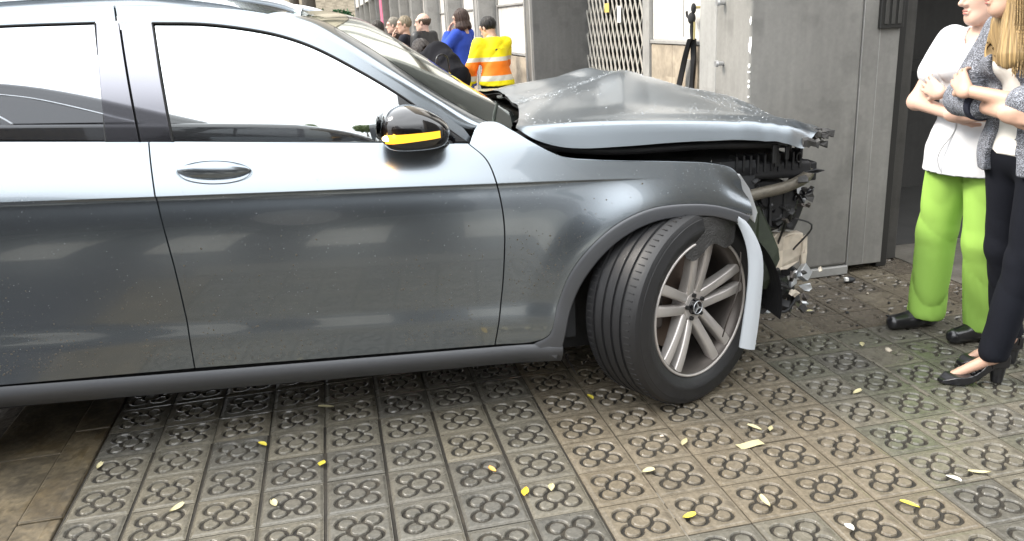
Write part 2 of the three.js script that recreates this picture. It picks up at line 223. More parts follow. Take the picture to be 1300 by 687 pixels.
{
  // big pillar the car has hit
  const p1 = mesh('pillar', [rbx(2.005, 2.618, 0.05, 4.6, -4.12, -3.75, 0.02)], M.pillar, bld);
  mesh('cladding_panel', [rbx(2.6225, 2.83, 0.04, 4.6, -4.2, -3.756, 0.004)], M.pillar, p1);
  mesh('plinth', [rbx(1.995, 2.62, 0.0, 0.048, -4.13, -3.738, 0.006)], M.frameGrey, p1);
  mesh('cladding_strip', [bx(2.6185, 2.6225, 0.03, 4.6, -3.80, -3.7515)], M.frameGrey, p1);
  mesh('cladding_strip_001', [bx(2.715, 2.7185, 0.05, 4.6, -3.78, -3.7545)], M.frameGrey, p1);
  mesh('jamb', [rbx(2.012, 2.5, 0, 4.6, -4.33, -4.128, 0.008)], M.frameGrey, p1);
  for (let i = 0; i < 3; i++) { const y = 1.135 + i * 0.30; const b = mesh('bolt' + (i ? '_00' + i : ''), [rod([2.004, y, -4.025], [1.972, y, -4.025], 0.012, 0.012, 10), rod([1.972, y, -4.025], [1.96, y, -4.025], 0.019, 0.017, 6)], M.steel, p1); }
  const r = rng(31);
  [[1.235, 0.046, 0.013], [1.345, 0.018, 0.008], [1.135, 0.012, 0.010], [1.105, 0.006, 0.012], [1.06, 0.008, 0.008], [1.035, 0.011, 0.009], [0.985, 0.006, 0.010], [0.925, 0.030, 0.018], [0.885, 0.022, 0.014], [1.46, 0.03, 0.007]].forEach(([y, h, w], i) => { const pts = []; for (let k = 0; k < 14; k++) { const a = k / 14 * Math.PI * 2, q = 0.55 + 0.7 * r(); pts.push([Math.cos(a) * w * q * 0.6, Math.sin(a) * h * q]); } const g = plate(pts, 0.0015, 0); g.rotateY(-Math.PI / 4); g.translate(2.0075, y, -3.7525); mesh('paint_chip' + (i ? '_' + String(i).padStart(3, '0') : ''), g, M.flake, p1); });
  // white panel beside it
  const wp = mesh('wall_panel', [rbx(2.17, 2.5, 1.225, 3.2, -5.40, -4.335, 0.01)], M.paleWall, bld);
  mesh('panel_frame', [rbx(2.145, 2.19, 0.02, 3.2, -5.53, -5.41, 0.006), rbx(2.15, 2.18, 1.205, 1.228, -5.4, -4.34, 0.004), rbx(2.15, 2.18, 0.02, 3.2, -4.42, -4.37, 0.004)], M.frameGrey, wp);
  for (let i = 0; i < 3; i++) mesh('stone_slab' + (i ? '_00' + i : ''), [rbx(2.16, 2.3, 0.02, 1.2, -5.40 + i * 0.352, -5.053 + i * 0.352, 0.004)], M.stone, wp);
  mesh('panel_joint', [bx(2.166, 2.172, 1.25, 3.2, -4.9, -4.894)], M.frameGrey, wp);
  // lattice shutter
  const sh = mesh('shutter_recess', [bx(6.0, 6.05, 0, 3.2, -8.35, -5.58), bx(2.58, 6.0, -0.03, 0.006, -8.35, -5.58), bx(2.58, 6.0, 3.2, 3.24, -8.35, -5.58), bx(2.58, 6.0, 0.006, 3.2, -5.58, -5.54), bx(2.76, 6.0, 0.006, 3.2, -8.40, -8.35)], M.black, bld);
  const bars = []; const zA = -8.1, zB = -5.56, y0 = 0.05, y1 = 3.1, slope = 1.9; let nb = 0;
  for (const s of [1, -1]) for (let k = 0; k < 37; k++) {
    const zs = zA - (y1 - y0) / slope + k * ((zB - zA + (y1 - y0) / slope) / 36.5); // z at the foot for s=1
    const at = (y) => s > 0 ? zs + (y - y0) / slope : zA + zB - (zs + (y - y0) / slope);
    let a = y0, b = y1; const inside = (y) => at(y) >= zA && at(y) <= zB; let st = null, en = null; for (let y = y0; y <= y1 + 1e-6; y += 0.01) if (inside(y)) { if (st === null) st = y; en = y; }
    if (st === null || en - st < 0.12) continue;
    const wd = s < 0 ? 0.0135 : 0.005; const g = new THREE.BoxGeometry(0.006, Math.hypot(en - st, at(en) - at(st)), wd * 2); g.rotateX(Math.atan2(at(en) - at(st), en - st)); g.translate(2.56 + (s < 0 ? 0 : 0.008), (st + en) / 2, (at(st) + at(en)) / 2);
    mesh('lattice_bar' + (nb ? '_' + String(nb).padStart(3, '0') : ''), g, M.lattice, sh); nb++;
  }
  mesh('notice', [rbx(2.535, 2.541, 1.33, 1.47, -7.14, -7.05, 0.002)], M.flake, sh);
  mesh('notice_001', [rbx(2.535, 2.541, 1.42, 1.50, -7.48, -7.36, 0.002)], mat({ color: lin(0.55, 0.42, 0.12), roughness: 0.7 }), sh);
  // row of pillars and bays running away along the street
  const Z = [-8.1, -11.0, -13.75, -16.5, -19.3, -22.2, -25.2, -28.5, -32, -36, -40.5, -45.5, -51];
  Z.forEach((z, i) => {
    const nm = (s) => s + (i ? '_' + String(i).padStart(3, '0') : '');
    const pl = mesh('street_' + nm('pillar'), [rbx(2.0, 2.75, 0, 4.6, z - 0.30, z, 0.015)], i === 0 ? M.pillarDark : M.frameGrey, bld);
    mesh('corner_trim', [rbx(1.985, 2.03, 0.0, 4.6, z - 0.275, z - 0.245, 0.006), rbx(1.99, 2.02, 0, 4.6, z - 0.06, z - 0.03, 0.005)], M.frameGrey, pl);
    if (i + 1 < Z.length) {
      const zb = Z[i + 1] + 0.005, za = z - 0.305, zd = lerp(za, zb, 0.28 + 0.1 * hash2(i, 3, 8));
      const bay = mesh(nm('bay_panel'), [rbx(2.26, 2.6, 0.98, 3.3, zb, zd, 0.01)], M.paleWall, bld);
      mesh('bay_base', [rbx(2.25, 2.6, 0.0, 0.975, zb, zd, 0.008)], M.stone, bay);
      mesh('bay_frame', [rbx(2.235, 2.262, 0.99, 1.02, zb + 0.03, zd, 0.004), rbx(2.235, 2.262, 1.56, 1.585, zb + 0.03, zd, 0.004), rbx(2.235, 2.262, 0.99, 3.3, zb + 0.02, zb + 0.06, 0.004), rbx(2.235, 2.262, 0.02, 3.3, zd - 0.06, zd - 0.02, 0.004)], M.frameGrey, bay);
      const dz = mesh(nm('doorway'), [bx(2.7, 2.75, 0, 3.3, zd, za)], i % 3 === 1 ? M.midMetal : M.paleWall, bld);
      mesh('door_frame', [rbx(2.62, 2.7, 0, 3.3, zd + 0.0, zd + 0.08, 0.006), rbx(2.62, 2.7, 2.2, 2.28, zd + 0.08, za, 0.006)], M.frameGrey, dz);
    }
  });
  mesh('upper_wall', [bx(2.02, 14, 4.6, 13, -55, -3.78)], mat({ color: lin(0.55, 0.52, 0.46), map: T.stone, roughness: 0.8 }), bld);
  mesh('fascia', [rbx(2.06, 2.7, 2.45, 4.58, -51.2, -8.42, 0.01), rbx(2.06, 2.48, 3.26, 4.58, -8.05, -4.36, 0.01)], M.paleWall, bld);
  mesh('inner_wall', [bx(3.0, 3.1, 0, 4.6, -55, -8.41)], M.midMetal, bld);
  // entrance with dark metal doors right of the pillar
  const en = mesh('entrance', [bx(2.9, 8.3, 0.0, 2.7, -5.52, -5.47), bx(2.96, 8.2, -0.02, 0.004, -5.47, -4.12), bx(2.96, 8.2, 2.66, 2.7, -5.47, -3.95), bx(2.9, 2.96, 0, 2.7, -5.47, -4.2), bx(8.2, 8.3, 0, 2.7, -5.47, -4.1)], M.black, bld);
  mesh('door_post', [rbx(2.835, 2.90, 0.0, 4.6, -4.2, -3.80, 0.004)], M.darkMetal, en);
  mesh('door_post_001', [rbx(2.965, 3.03, 0.0, 4.6, -4.15, -3.90, 0.004)], M.midMetal, en);
  mesh('louvre_box', [rbx(2.70, 2.832, 1.27, 3.0, -3.7615, -3.735, 0.004)], M.darkMetal, en);
  for (let i = 0; i < 3; i++) mesh('louvre_slat' + (i ? '_00' + i : ''), [rbx(2.722 + i * 0.036, 2.742 + i * 0.036, 1.29, 2.98, -3.738, -3.729, 0.003)], M.midMetal, en);
  mesh('door_leaf', [rbx(3.04, 3.09, 0.01, 2.7, -5.0, -4.1, 0.005)], M.darkMetal, en);
  mesh('door_rail', [rbx(3.12, 3.19, 0.0, 2.7, -4.9, -4.83, 0.005), rbx(3.12, 6.5, 0.9, 0.98, -5.3, -5.25, 0.005)], M.darkMetal, en);
  mesh('lintel', [rbx(2.85, 14, 2.72, 4.6, -4.2, -3.9, 0.01)], M.midMetal, en);
  mesh('side_wall', [rbx(8.2, 14, 0, 4.6, -4.1, -3.76, 0.02)], M.pillar, en);
}
// black strap hanging from the door handle on the white panel
{
  const s = thing('hanging_strap', 'black fabric strap knotted on a bracket of the white panel, two tails hanging', 'strap', [2.11, 0.9, -4.66]);
  const cloth = mat({ color: lin(0.012, 0.012, 0.013), roughness: 0.85 });
  const tail = (pts, w) => { const c = curve(pts); return surf((u, v) => { const p = c(v), a = (u - 0.5); return [p[0] + 0.012 * Math.cos(a * 6), p[1], p[2] + a * w(v)]; }, 6, 30); };
  mesh('tail', [tail([[0, 0.345, 0.005], [0, 0.26, -0.05], [0.005, 0.17, -0.105], [0, 0.02, -0.16], [0, -0.25, -0.19]], (v) => 0.05 + 0.03 * v)], cloth, s);
  mesh('tail_001', [tail([[0.02, 0.345, 0.01], [0.02, 0.22, 0.012], [0.02, 0.08, -0.006], [0.02, -0.2, -0.02]], (v) => 0.055 + 0.01 * Math.sin(v * 9))], cloth, s);
  mesh('knot', [ell(0.01, 0.46, -0.012, 0.022, 0.035, 0.028), ell(0.01, 0.515, 0.012, 0.015, 0.03, 0.016), tube([[0.01, 0.46, -0.01], [0, 0.47, -0.05], [0, 0.5, -0.062]], 0.007, 10), tube([[0.01, 0.46, 0], [0.01, 0.40, -0.012], [0.01, 0.34, 0.0]], 0.012, 10)], cloth, s);
  mesh('bracket', [rod([0.05, 0.52, 0.012], [0.0, 0.52, 0.012], 0.008), rod([0.012, 0.34, 0.02], [0.012, 0.44, 0.022], 0.006)], mat({ color: lin(0.5, 0.42, 0.2), roughness: 0.4, metalness: 0.8 }), s);
  mesh('cable_box', [rbx(0.035, 0.055, -0.3, 0.22, -0.15, -0.085, 0.004)], M.frameGrey, s);
}

// ================================================================== THE CRASHED CAR
// local frame: x forward from the front wheel centre, y up, z out of the right-hand side; centre plane at z = -0.945
const CZ = -0.945;
M.paint = phys({ color: lin(0.238, 0.268, 0.295), metalness: 0.95, roughness: 0.24, clearcoat: 1, clearcoatRoughness: 0.035 });
M.paintRough = phys({ color: lin(0.238, 0.268, 0.295), metalness: 0.95, roughness: 0.36, clearcoat: 0.6, clearcoatRoughness: 0.14 });
M.glass = phys({ color: lin(0.80, 0.83, 0.83), metalness: 1, roughness: 0.015 });
M.privacy = phys({ color: lin(0.62, 0.64, 0.67), metalness: 1, roughness: 0.02 });
M.screen = phys({ color: lin(0.78, 0.88, 0.82), metalness: 1, roughness: 0.06 });
M.gloss = phys({ color: lin(0.006, 0.006, 0.007), roughness: 0.12, clearcoat: 1, clearcoatRoughness: 0.03 });
M.pillarGloss = phys({ color: lin(0.30, 0.30, 0.33), metalness: 0.95, roughness: 0.05 });
M.seal = mat({ color: lin(0.01, 0.01, 0.01), roughness: 0.5 });
M.void = mat({ color: lin(0.035, 0.036, 0.038), roughness: 0.8 });
M.clad = phys({ color: lin(0.085, 0.088, 0.095), metalness: 0.35, roughness: 0.45, clearcoat: 0.3, clearcoatRoughness: 0.3 });
M.plastic = mat({ color: lin(0.016, 0.016, 0.017), roughness: 0.55, bumpMap: T.fine, bumpScale: 0.002 });
M.plasticGrey = mat({ color: lin(0.05, 0.05, 0.052), roughness: 0.6, bumpMap: T.fine, bumpScale: 0.003, map: T.concrete });
M.rubber = mat({ color: lin(0.012, 0.012, 0.013), roughness: 0.5, bumpMap: T.fine, bumpScale: 0.0012 });
M.alloy = phys({ color: lin(0.47, 0.44, 0.415), metalness: 0.5, roughness: 0.3, clearcoat: 0.5, clearcoatRoughness: 0.15 });
M.alloyDark = phys({ color: lin(0.10, 0.088, 0.08), metalness: 0.8, roughness: 0.45 });
M.disc = phys({ color: lin(0.22, 0.17, 0.14), metalness: 0.8, roughness: 0.45 });
M.bright = phys({ color: lin(0.62, 0.64, 0.66), metalness: 0.75, roughness: 0.32 });
M.stripWhite = phys({ color: lin(0.47, 0.50, 0.53), roughness: 0.5, metalness: 0.15 });
M.green = mat({ color: lin(0.035, 0.048, 0.028), roughness: 0.5, map: T.concrete });
M.cream = mat({ color: lin(0.74, 0.71, 0.66), roughness: 0.55, map: T.stone });

const car = thing('crashed_car', 'dark grey estate SUV with crumpled front standing on the pavement', 'car', [1.21573, 0, -2.61281], -0.075);
const yCrease = (x) => 0.885 - 0.0395 * (x + 0.68), yBelt = (x) => 1.011 - 0.079 * (x + 0.776);
const AX = -0.075, AY = 0.335;
function sideZ(x, y) {
  const t = y - yCrease(x), amp = 1 - smooth(-0.62, -0.08, x); let z;
  if (t >= 0) z = -0.26 * t - 1.05 * t * t;
  else {
    const s = -t; let c = -0.013 * (1 - Math.exp(-s / 0.013)) + 0.36 * s * Math.exp(-s / 0.11) - 0.0045;
    c = lerp(-0.26 * 0 + 0, c, smooth(0, 0.007, s)); if (s > 0.22) c -= 0.17 * (s - 0.22) ** 2; c += 0.012 * smooth(0.42, 0.52, s);
    let b = 0.26 * s - 0.62 * s * s; if (s > 0.3) b = 0.0222 - 0.1 * (s - 0.3);
    z = amp * c + (1 - amp) * b;
  }
  z -= 0.010 * ((x + 1.1) / 1.3) ** 2; if (x > -0.1) z -= 0.28 * (x + 0.1) ** 2;
  const r = Math.hypot(x - AX, (y - AY)); z += 0.016 * Math.exp(-(((r - 0.44) / 0.085) ** 2)) * (y > 0.28 ? 1 : 0.5);
  return z;
}
function greenZ(x, y) { const v = y - yBelt(x); return -0.085 - 0.05 * v - 0.34 * v * v * (v > 0 ? 1 : 0) - 0.035 * smooth(-1.35, -0.7, x) - 0.006 * ((x + 1.4) / 1) ** 2; }
const mirrorZ = (g) => { const q = g.clone(); const p = q.attributes.position, n = q.attributes.normal; for (let i = 0; i < p.count; i++) { p.setZ(i, 2 * CZ - p.getZ(i)); n.setZ(i, -n.getZ(i)); } if (q.index) { const a = q.index.array; for (let i = 0; i < a.length; i += 3) { const t = a[i]; a[i] = a[i + 1]; a[i + 1] = t; } } return q; };
// ruled / Coons panel on a height field z = zf(x,y), with folded-in edges
function panel(bot, top, left, right, nu, nv, zf, fold = 0.02) {
  const B = (u) => bot(u), Tt = (u) => top(u), L = (v) => left ? left(v) : null, R = (v) => right ? right(v) : null;
  const b0 = B(0), b1 = B(1), t0 = Tt(0), t1 = Tt(1); const P = [], N = [], U = [], I = [];
  const at = (u, v) => { const b = B(u), t = Tt(u); let x = lerp(b[0], t[0], v), y = lerp(b[1], t[1], v); const l = L(v), r = R(v); if (l) { x += (1 - u) * (l[0] - lerp(b0[0], t0[0], v)); y += (1 - u) * (l[1] - lerp(b0[1], t0[1], v)); } if (r) { x += u * (r[0] - lerp(b1[0], t1[0], v)); y += u * (r[1] - lerp(b1[1], t1[1], v)); } return [x, y]; };
  const nor = (x, y) => { const h = 0.0015; const dx = (zf(x + h, y) - zf(x - h, y)) / (2 * h), dy = (zf(x, y + h) - zf(x, y - h)) / (2 * h), l = Math.hypot(dx, dy, 1); return [-dx / l, -dy / l, 1 / l]; };
  for (let j = 0; j <= nv; j++) for (let i = 0; i <= nu; i++) { const [x, y] = at(i / nu, j / nv); P.push(x, y, zf(x, y)); N.push(...nor(x, y)); U.push(x, y); }
  for (let j = 0; j < nv; j++) for (let i = 0; i < nu; i++) { const a = j * (nu + 1) + i, b = a + 1, c = a + nu + 1; I.push(a, b, c, b, c + 1, c); }
  if (fold) {
    const loop = []; for (let i = 0; i < nu; i++) loop.push(i); for (let j = 0; j < nv; j++) loop.push(j * (nu + 1) + nu); for (let i = nu; i > 0; i--) loop.push(nv * (nu + 1) + i); for (let j = nv; j > 0; j--) loop.push(j * (nu + 1));
    const n0 = P.length / 3;
    loop.forEach((k, q) => { const a = loop[(q + loop.length - 1) % loop.length], b = loop[(q + 1) % loop.length]; let tx = P[3 * b] - P[3 * a], ty = P[3 * b + 1] - P[3 * a + 1]; const l = Math.hypot(tx, ty) || 1; const ox = ty / l, oy = -tx / l; for (let s = 0; s < 2; s++) { P.push(P[3 * k] + (s ? 0 : ox * 0.0006), P[3 * k + 1] + (s ? 0 : oy * 0.0006), P[3 * k + 2] - (s ? fold : 0.0008)); N.push(ox * 0.95, oy * 0.95, 0.3); U.push(P[3 * k], P[3 * k + 1]); } });
    loop.forEach((k, q) => { const a = n0 + 2 * q, b = n0 + 2 * ((q + 1) % loop.length), kk = loop[(q + 1) % loop.length]; I.push(k, a, kk, a, b, kk, a, a + 1, b, a + 1, b + 1, b); });
  }
  const g = new THREE.BufferGeometry(); g.setAttribute('position', new THREE.Float32BufferAttribute(P, 3)); g.setAttribute('normal', new THREE.Float32BufferAttribute(N, 3)); g.setAttribute('uv', new THREE.Float32BufferAttribute(U, 2)); g.setIndex(I); return g;
}
const line = (a, b) => (t) => [lerp(a[0], b[0], t), lerp(a[1], b[1], t)];
const off = (c, dx, dy = 0) => (t) => { const p = c(t); return [p[0] + dx, p[1] + dy]; };
const doorBotY = (x) => 0.291 - 0.0205 * (x + 0.738);

// --- doors
const gapF = curve([[-0.741, 0.295], [-0.718, 0.413], [-0.695, 0.586], [-0.687, 0.755], [-0.705, 0.888], [-0.732, 0.965], [-0.785, 1.018]]);
const gapB = curve([[-1.783, 0.321], [-1.779, 0.467], [-1.784, 0.689], [-1.800, 0.907], [-1.803, 0.966], [-1.811, 1.094]]);
const G = 0.0028;
const fdG = panel(line([-1.783 + G, doorBotY(-1.78)], [-0.741 - G, doorBotY(-0.741)]), (u) => { const x = lerp(-1.811 + G, -0.785 - G, u); return [x, yBelt(x) - 0.002]; }, off(gapB, G), off(gapF, -G), 120, 230, sideZ);
const frontDoor = mesh('front_door', fdG, M.paint, car);
const gapR = curve([[-2.86, 0.40], [-2.84, 0.6], [-2.9, 0.9], [-3.02, 1.18]]);
const rdG = panel((u) => { const x = lerp(-2.72, -1.783 - G, u); return [x, doorBotY(x)]; }, (u) => { const x = lerp(-2.9, -1.811 - G, u); return [x, yBelt(x) - 0.002]; }, curve([[-2.72, 0.33], [-2.74, 0.6], [-2.82, 0.9], [-2.9, 1.17]]), off(gapB, -G), 90, 230, sideZ);
const rearDoor = mesh('rear_door', rdG, M.paint, car);
// --- rear quarter (outside the picture) with wheel arch
const rqG = panel(curve([[-2.725, 0.33], [-2.52, 0.62], [-2.62, 0.74], [-2.88, 0.80], [-3.14, 0.72], [-3.3, 0.5], [-3.34, 0.36], [-3.66, 0.42]]), (u) => { const x = lerp(-2.905, -3.62, u); return [x, yBelt(-2.905) - 0.03 * u]; }, null, null, 50, 40, (x, y) => sideZ(Math.max(x, -3.0), y) - 0.35 * smooth(-3.1, -3.9, x) ** 2, 0.02);
mesh('rear_quarter', rqG, M.paint, car);
// --- front wing
const fbot = curve([[-0.741 + G, doorBotY(-0.741)], [-0.60, 0.290], [-0.545, 0.318], [-0.512, 0.43], [-0.462, 0.552], [-0.378, 0.655], [-0.289, 0.722], [-0.181, 0.762], [-0.053, 0.768], [0.057, 0.753], [0.145, 0.723], [0.205, 0.70]]);
const ftop = curve([[-0.785 + G, 1.020], [-0.745, 1.075], [-0.69, 1.082], [-0.631, 1.050], [-0.56, 1.003], [-0.47, 0.955], [-0.36, 0.936], [-0.247, 0.924], [-0.06, 0.908], [0.06, 0.892], [0.14, 0.866], [0.165, 0.83]]);
const fzF = (x, y) => sideZ(x, y) + 0.004 * Math.sin(x * 31 + y * 17) * smooth(-0.02, 0.2, x) - 0.012 * smooth(0.06, 0.2, x) * (0.5 + 0.5 * Math.sin(y * 60 + x * 30));
const wing = mesh('front_wing', panel(fbot, ftop, off(gapF, G), curve([[0.205, 0.70], [0.20, 0.75], [0.175, 0.79], [0.165, 0.83]]), 150, 260, fzF), M.paint, car);
mesh('torn_edge', [warp(plate([[0.125, 0.858], [0.165, 0.845], [0.205, 0.79], [0.238, 0.70], [0.226, 0.665], [0.205, 0.69], [0.185, 0.76], [0.155, 0.82]], 0.004, 0.001), (x, y, z) => [x, y, z - 0.035 + 0.10 * (x - 0.13) * 0.4 + 0.006 * Math.sin(y * 70)])], M.bright, wing);
// --- arch lip
{
  const o = curve([[-0.600, 0.286], [-0.545, 0.318], [-0.512, 0.43], [-0.462, 0.552], [-0.378, 0.655], [-0.289, 0.722], [-0.181, 0.762], [-0.053, 0.768], [0.057, 0.753], [0.145, 0.723], [0.195, 0.70]]);
  const i = curve([[-0.505, 0.205], [-0.490, 0.262], [-0.462, 0.39], [-0.418, 0.50], [-0.332, 0.612], [-0.245, 0.675], [-0.150, 0.709], [-0.042, 0.716], [0.045, 0.708], [0.125, 0.682], [0.17, 0.662]]);
  const g = surf((u, v) => { const a = o(u), b = i(u); const x = lerp(a[0], b[0], v), y = lerp(a[1], b[1], v); const h = v < 0.9 ? 0.010 * Math.sin(Math.PI * Math.min(1, v * 1.15) * 0.5) ** 0.5 : 0.010 - (v - 0.9) * 0.6; const q = o(u); return [x, y, sideZ(q[0], Math.max(q[1], 0.3)) + 0.002 + h - 0.01 * v]; }, 90, 14, true);
  mesh('arch_trim', g, M.clad, car);
}
// --- sill
{
  const g = surf((u, v) => { const x = lerp(-3.3, -0.497, u), yt = doorBotY(x) - 0.006, yb = 0.196 - 0.017 * (x + 0.538); const y = lerp(yt, yb, v); const zt = sideZ(x, yt); return [x, y, zt + 0.012 * Math.sin(Math.min(v * 2.2, 1) * Math.PI / 2) - 0.05 * v * v]; }, 60, 14, true);
  mesh('sill', [g, surf((u, v) => { const x = lerp(-3.3, -0.497, u), yb = 0.196 - 0.017 * (x + 0.538); return [x, yb + 0.02 * v, sideZ(x, doorBotY(x)) - 0.038 - 0.25 * v]; }, 30, 2, true)], M.clad, car);
}
// --- dark inner body so that no gap shows through
mesh('inner_body', [
  panel(line([-3.2, 0.34], [-0.57, 0.30]), line([-3.2, 1.1], [-0.70, 0.98]), null, null, 30, 20, (x, y) => sideZ(x, y) - 0.03, 0),
  bx(-3.2, -0.56, 0.20, 0.33, -1.80, -0.14), bx(-3.0, -0.8, 0.33, 0.98, -1.72, -0.17), bx(-3.7, -2.7, 0.5, 0.9, -1.6, -0.3),
  bx(-0.62, -0.42, 0.25, 0.88, -1.75, -0.14), bx(-0.5, 0.24, 0.42, 0.86, -1.5, -0.38), bx(-0.5, 0.30, 0.72, 0.86, -1.75, -0.20), bx(-0.8, -0.46, 0.86, 0.985, -1.74, -0.17)], M.void, car);
// wheel housing
mesh('wheel_housing', [surf((u, v) => { const a = lerp(-0.15, Math.PI + 0.55, u); return [AX + Math.cos(a) * 0.425, AY + Math.sin(a) * 0.395, -0.03 - 0.36 * v]; }, 40, 4), bx(-0.52, 0.32, 0.1, 0.76, -0.41, -0.395)], M.plastic, car);

// --- window glass, frame, pillars
const wTop = curve([[-1.757, 1.459], [-1.60, 1.448], [-1.455, 1.423], [-1.358, 1.397], [-1.262, 1.357], [-1.122, 1.273], [-1.006, 1.193], [-0.885, 1.097], [-0.778, 1.009]]);
const gl = (o) => (x, y) => greenZ(x, y) + o;
const fw = mesh('window', panel((u) => { const x = lerp(-1.742, -0.80, u); return [x, yBelt(x) + 0.004]; }, wTop, null, null, 70, 44, gl(-0.008), 0), M.glass, frontDoor);
mesh('window_seal', [tube(Array.from({ length: 30 }, (_, k) => { const p = wTop(k / 29); return [p[0], p[1], greenZ(p[0], p[1]) + 0.001]; }), 0.0042, 90, 6), tube([[-1.742, yBelt(-1.742), -0.088], [-1.75, 1.287, greenZ(-1.75, 1.287)], [-1.757, 1.459, greenZ(-1.757, 1.459)]], 0.0036, 20, 6), tube([[-1.81, yBelt(-1.81), -0.082], [-1.3, yBelt(-1.3), -0.082], [-0.80, yBelt(-0.80), -0.105]], 0.0025, 30, 6)], M.seal, fw);
// door frame band above the glass (painted)
const fOut = curve([[-1.862, 1.518], [-1.70, 1.508], [-1.52, 1.490], [-1.40, 1.468], [-1.30, 1.437], [-1.20, 1.372], [-1.062, 1.270], [-1.00, 1.226], [-0.90, 1.150], [-0.80, 1.068], [-0.772, 1.030]]);
const fIn = curve([[-1.857, 1.464], [-1.70, 1.458], [-1.53, 1.440], [-1.42, 1.417], [-1.33, 1.388], [-1.23, 1.340], [-1.10, 1.260], [-1.03, 1.211], [-0.94, 1.143], [-0.83, 1.052], [-0.778, 1.012]]);
mesh('window_frame', panel(fIn, fOut, null, null, 90, 8, (x, y) => greenZ(x, y) + 0.004, 0.02), M.paint, frontDoor);
mesh('pillar_cover', panel(line([-1.836, yBelt(-1.836) + 0.003], [-1.745, yBelt(-1.745) + 0.003]), line([-1.851, 1.462], [-1.759, 1.456]), null, null, 8, 20, gl(0.001), 0.012), M.pillarGloss, frontDoor);
// rear door glass
const rw = mesh('window', panel(line([-2.62, yBelt(-2.62) + 0.004], [-1.944, yBelt(-1.944) + 0.004]), curve([[-2.58, 1.455], [-2.3, 1.470], [-1.928, 1.467]]), null, null, 40, 30, gl(-0.006), 0), M.privacy, rearDoor);
mesh('window_seal', [tube([[-2.58, 1.455, greenZ(-2.58, 1.455)], [-2.3, 1.472, greenZ(-2.3, 1.472)], [-1.928, 1.469, greenZ(-1.928, 1.468)]], 0.0036, 24, 6), tube([[-1.944, yBelt(-1.944), -0.088], [-1.928, 1.467, greenZ(-1.93, 1.467)]], 0.0036, 16, 6)], M.seal, rw);
mesh('window_frame', panel(curve([[-2.72, 1.452], [-2.3, 1.475], [-1.866, 1.471]]), curve([[-2.72, 1.50], [-2.3, 1.522], [-1.868, 1.519]]), null, null, 30, 8, (x, y) => greenZ(x, y) + 0.004, 0.02), M.paint, rearDoor);
mesh('pillar_cover', panel(line([-1.941, yBelt(-1.941) + 0.003], [-1.845, yBelt(-1.845) + 0.003]), line([-1.924, 1.466], [-1.859, 1.463]), null, null, 8, 20, gl(0.001), 0.012), M.pillarGloss, rearDoor);
mesh('quarter_window', panel(line([-3.15, yBelt(-2.9) + 0.02], [-2.66, yBelt(-2.66) + 0.004]), line([-2.85, 1.43], [-2.62, 1.452]), null, null, 16, 20, gl(-0.004), 0.01), M.privacy, car);
mesh('cabin_shell', [panel(line([-3.3, 1.1], [-0.78, 0.99]), line([-2.9, 1.47], [-1.36, 1.375]), null, null, 40, 20, gl(-0.02), 0.0)], M.void, car);

// --- A pillar between door frame and windscreen
const aOut = [[-1.335, 1.470, -0.225], [-1.235, 1.440, -0.225], [-1.125, 1.372, -0.215], [-1.035, 1.307, -0.205], [-0.95, 1.242, -0.195], [-0.84, 1.160, -0.180], [-0.735, 1.092, -0.168], [-0.62, 1.043, -0.16]];
const aIn = [[-1.40, 1.468, 0], [-1.30, 1.437, 0], [-1.20, 1.372, 0], [-1.062, 1.270, 0], [-1.00, 1.226, 0], [-0.90, 1.150, 0], [-0.80, 1.068, 0], [-0.70, 1.048, 0]].map(([x, y]) => [x, y, Math.min(greenZ(x, y), -0.1) + 0.004]);
const aO = curve(aOut), aI = curve(aIn);
const pillarG = surf((u, v) => { const a = aI(u), b = aO(u), s = Math.sin(Math.PI * v); return [lerp(a[0], b[0], v) + 0.004 * s, lerp(a[1], b[1], v) + 0.004 * s, lerp(a[2], b[2], v) + 0.016 * s]; }, 50, 10);
mesh('windscreen_pillar', pillarG, M.paint, car);
mesh('windscreen_pillar_001', mirrorZ(pillarG), M.gloss, car);
// --- windscreen
const wsc = (u, v) => { const a = aO(u), z = lerp(a[2] + 0.004, 2 * CZ - a[2] - 0.004, v), q = 1 - (2 * v - 1) ** 2; return [a[0] + (0.09 + 0.09 * u) * q, a[1] + 0.012 * q * (1 - u) - 0.035 * u * q, z]; };
const screen = mesh('windscreen', surf(wsc, 40, 40, true), M.screen, car);
mesh('windscreen_seal', [tube(Array.from({ length: 12 }, (_, k) => { const a = aO(k / 11); return [a[0] + 0.002, a[1] + 0.003, 2 * CZ - a[2] - 0.004]; }), 0.011, 40, 6)], M.seal, screen);
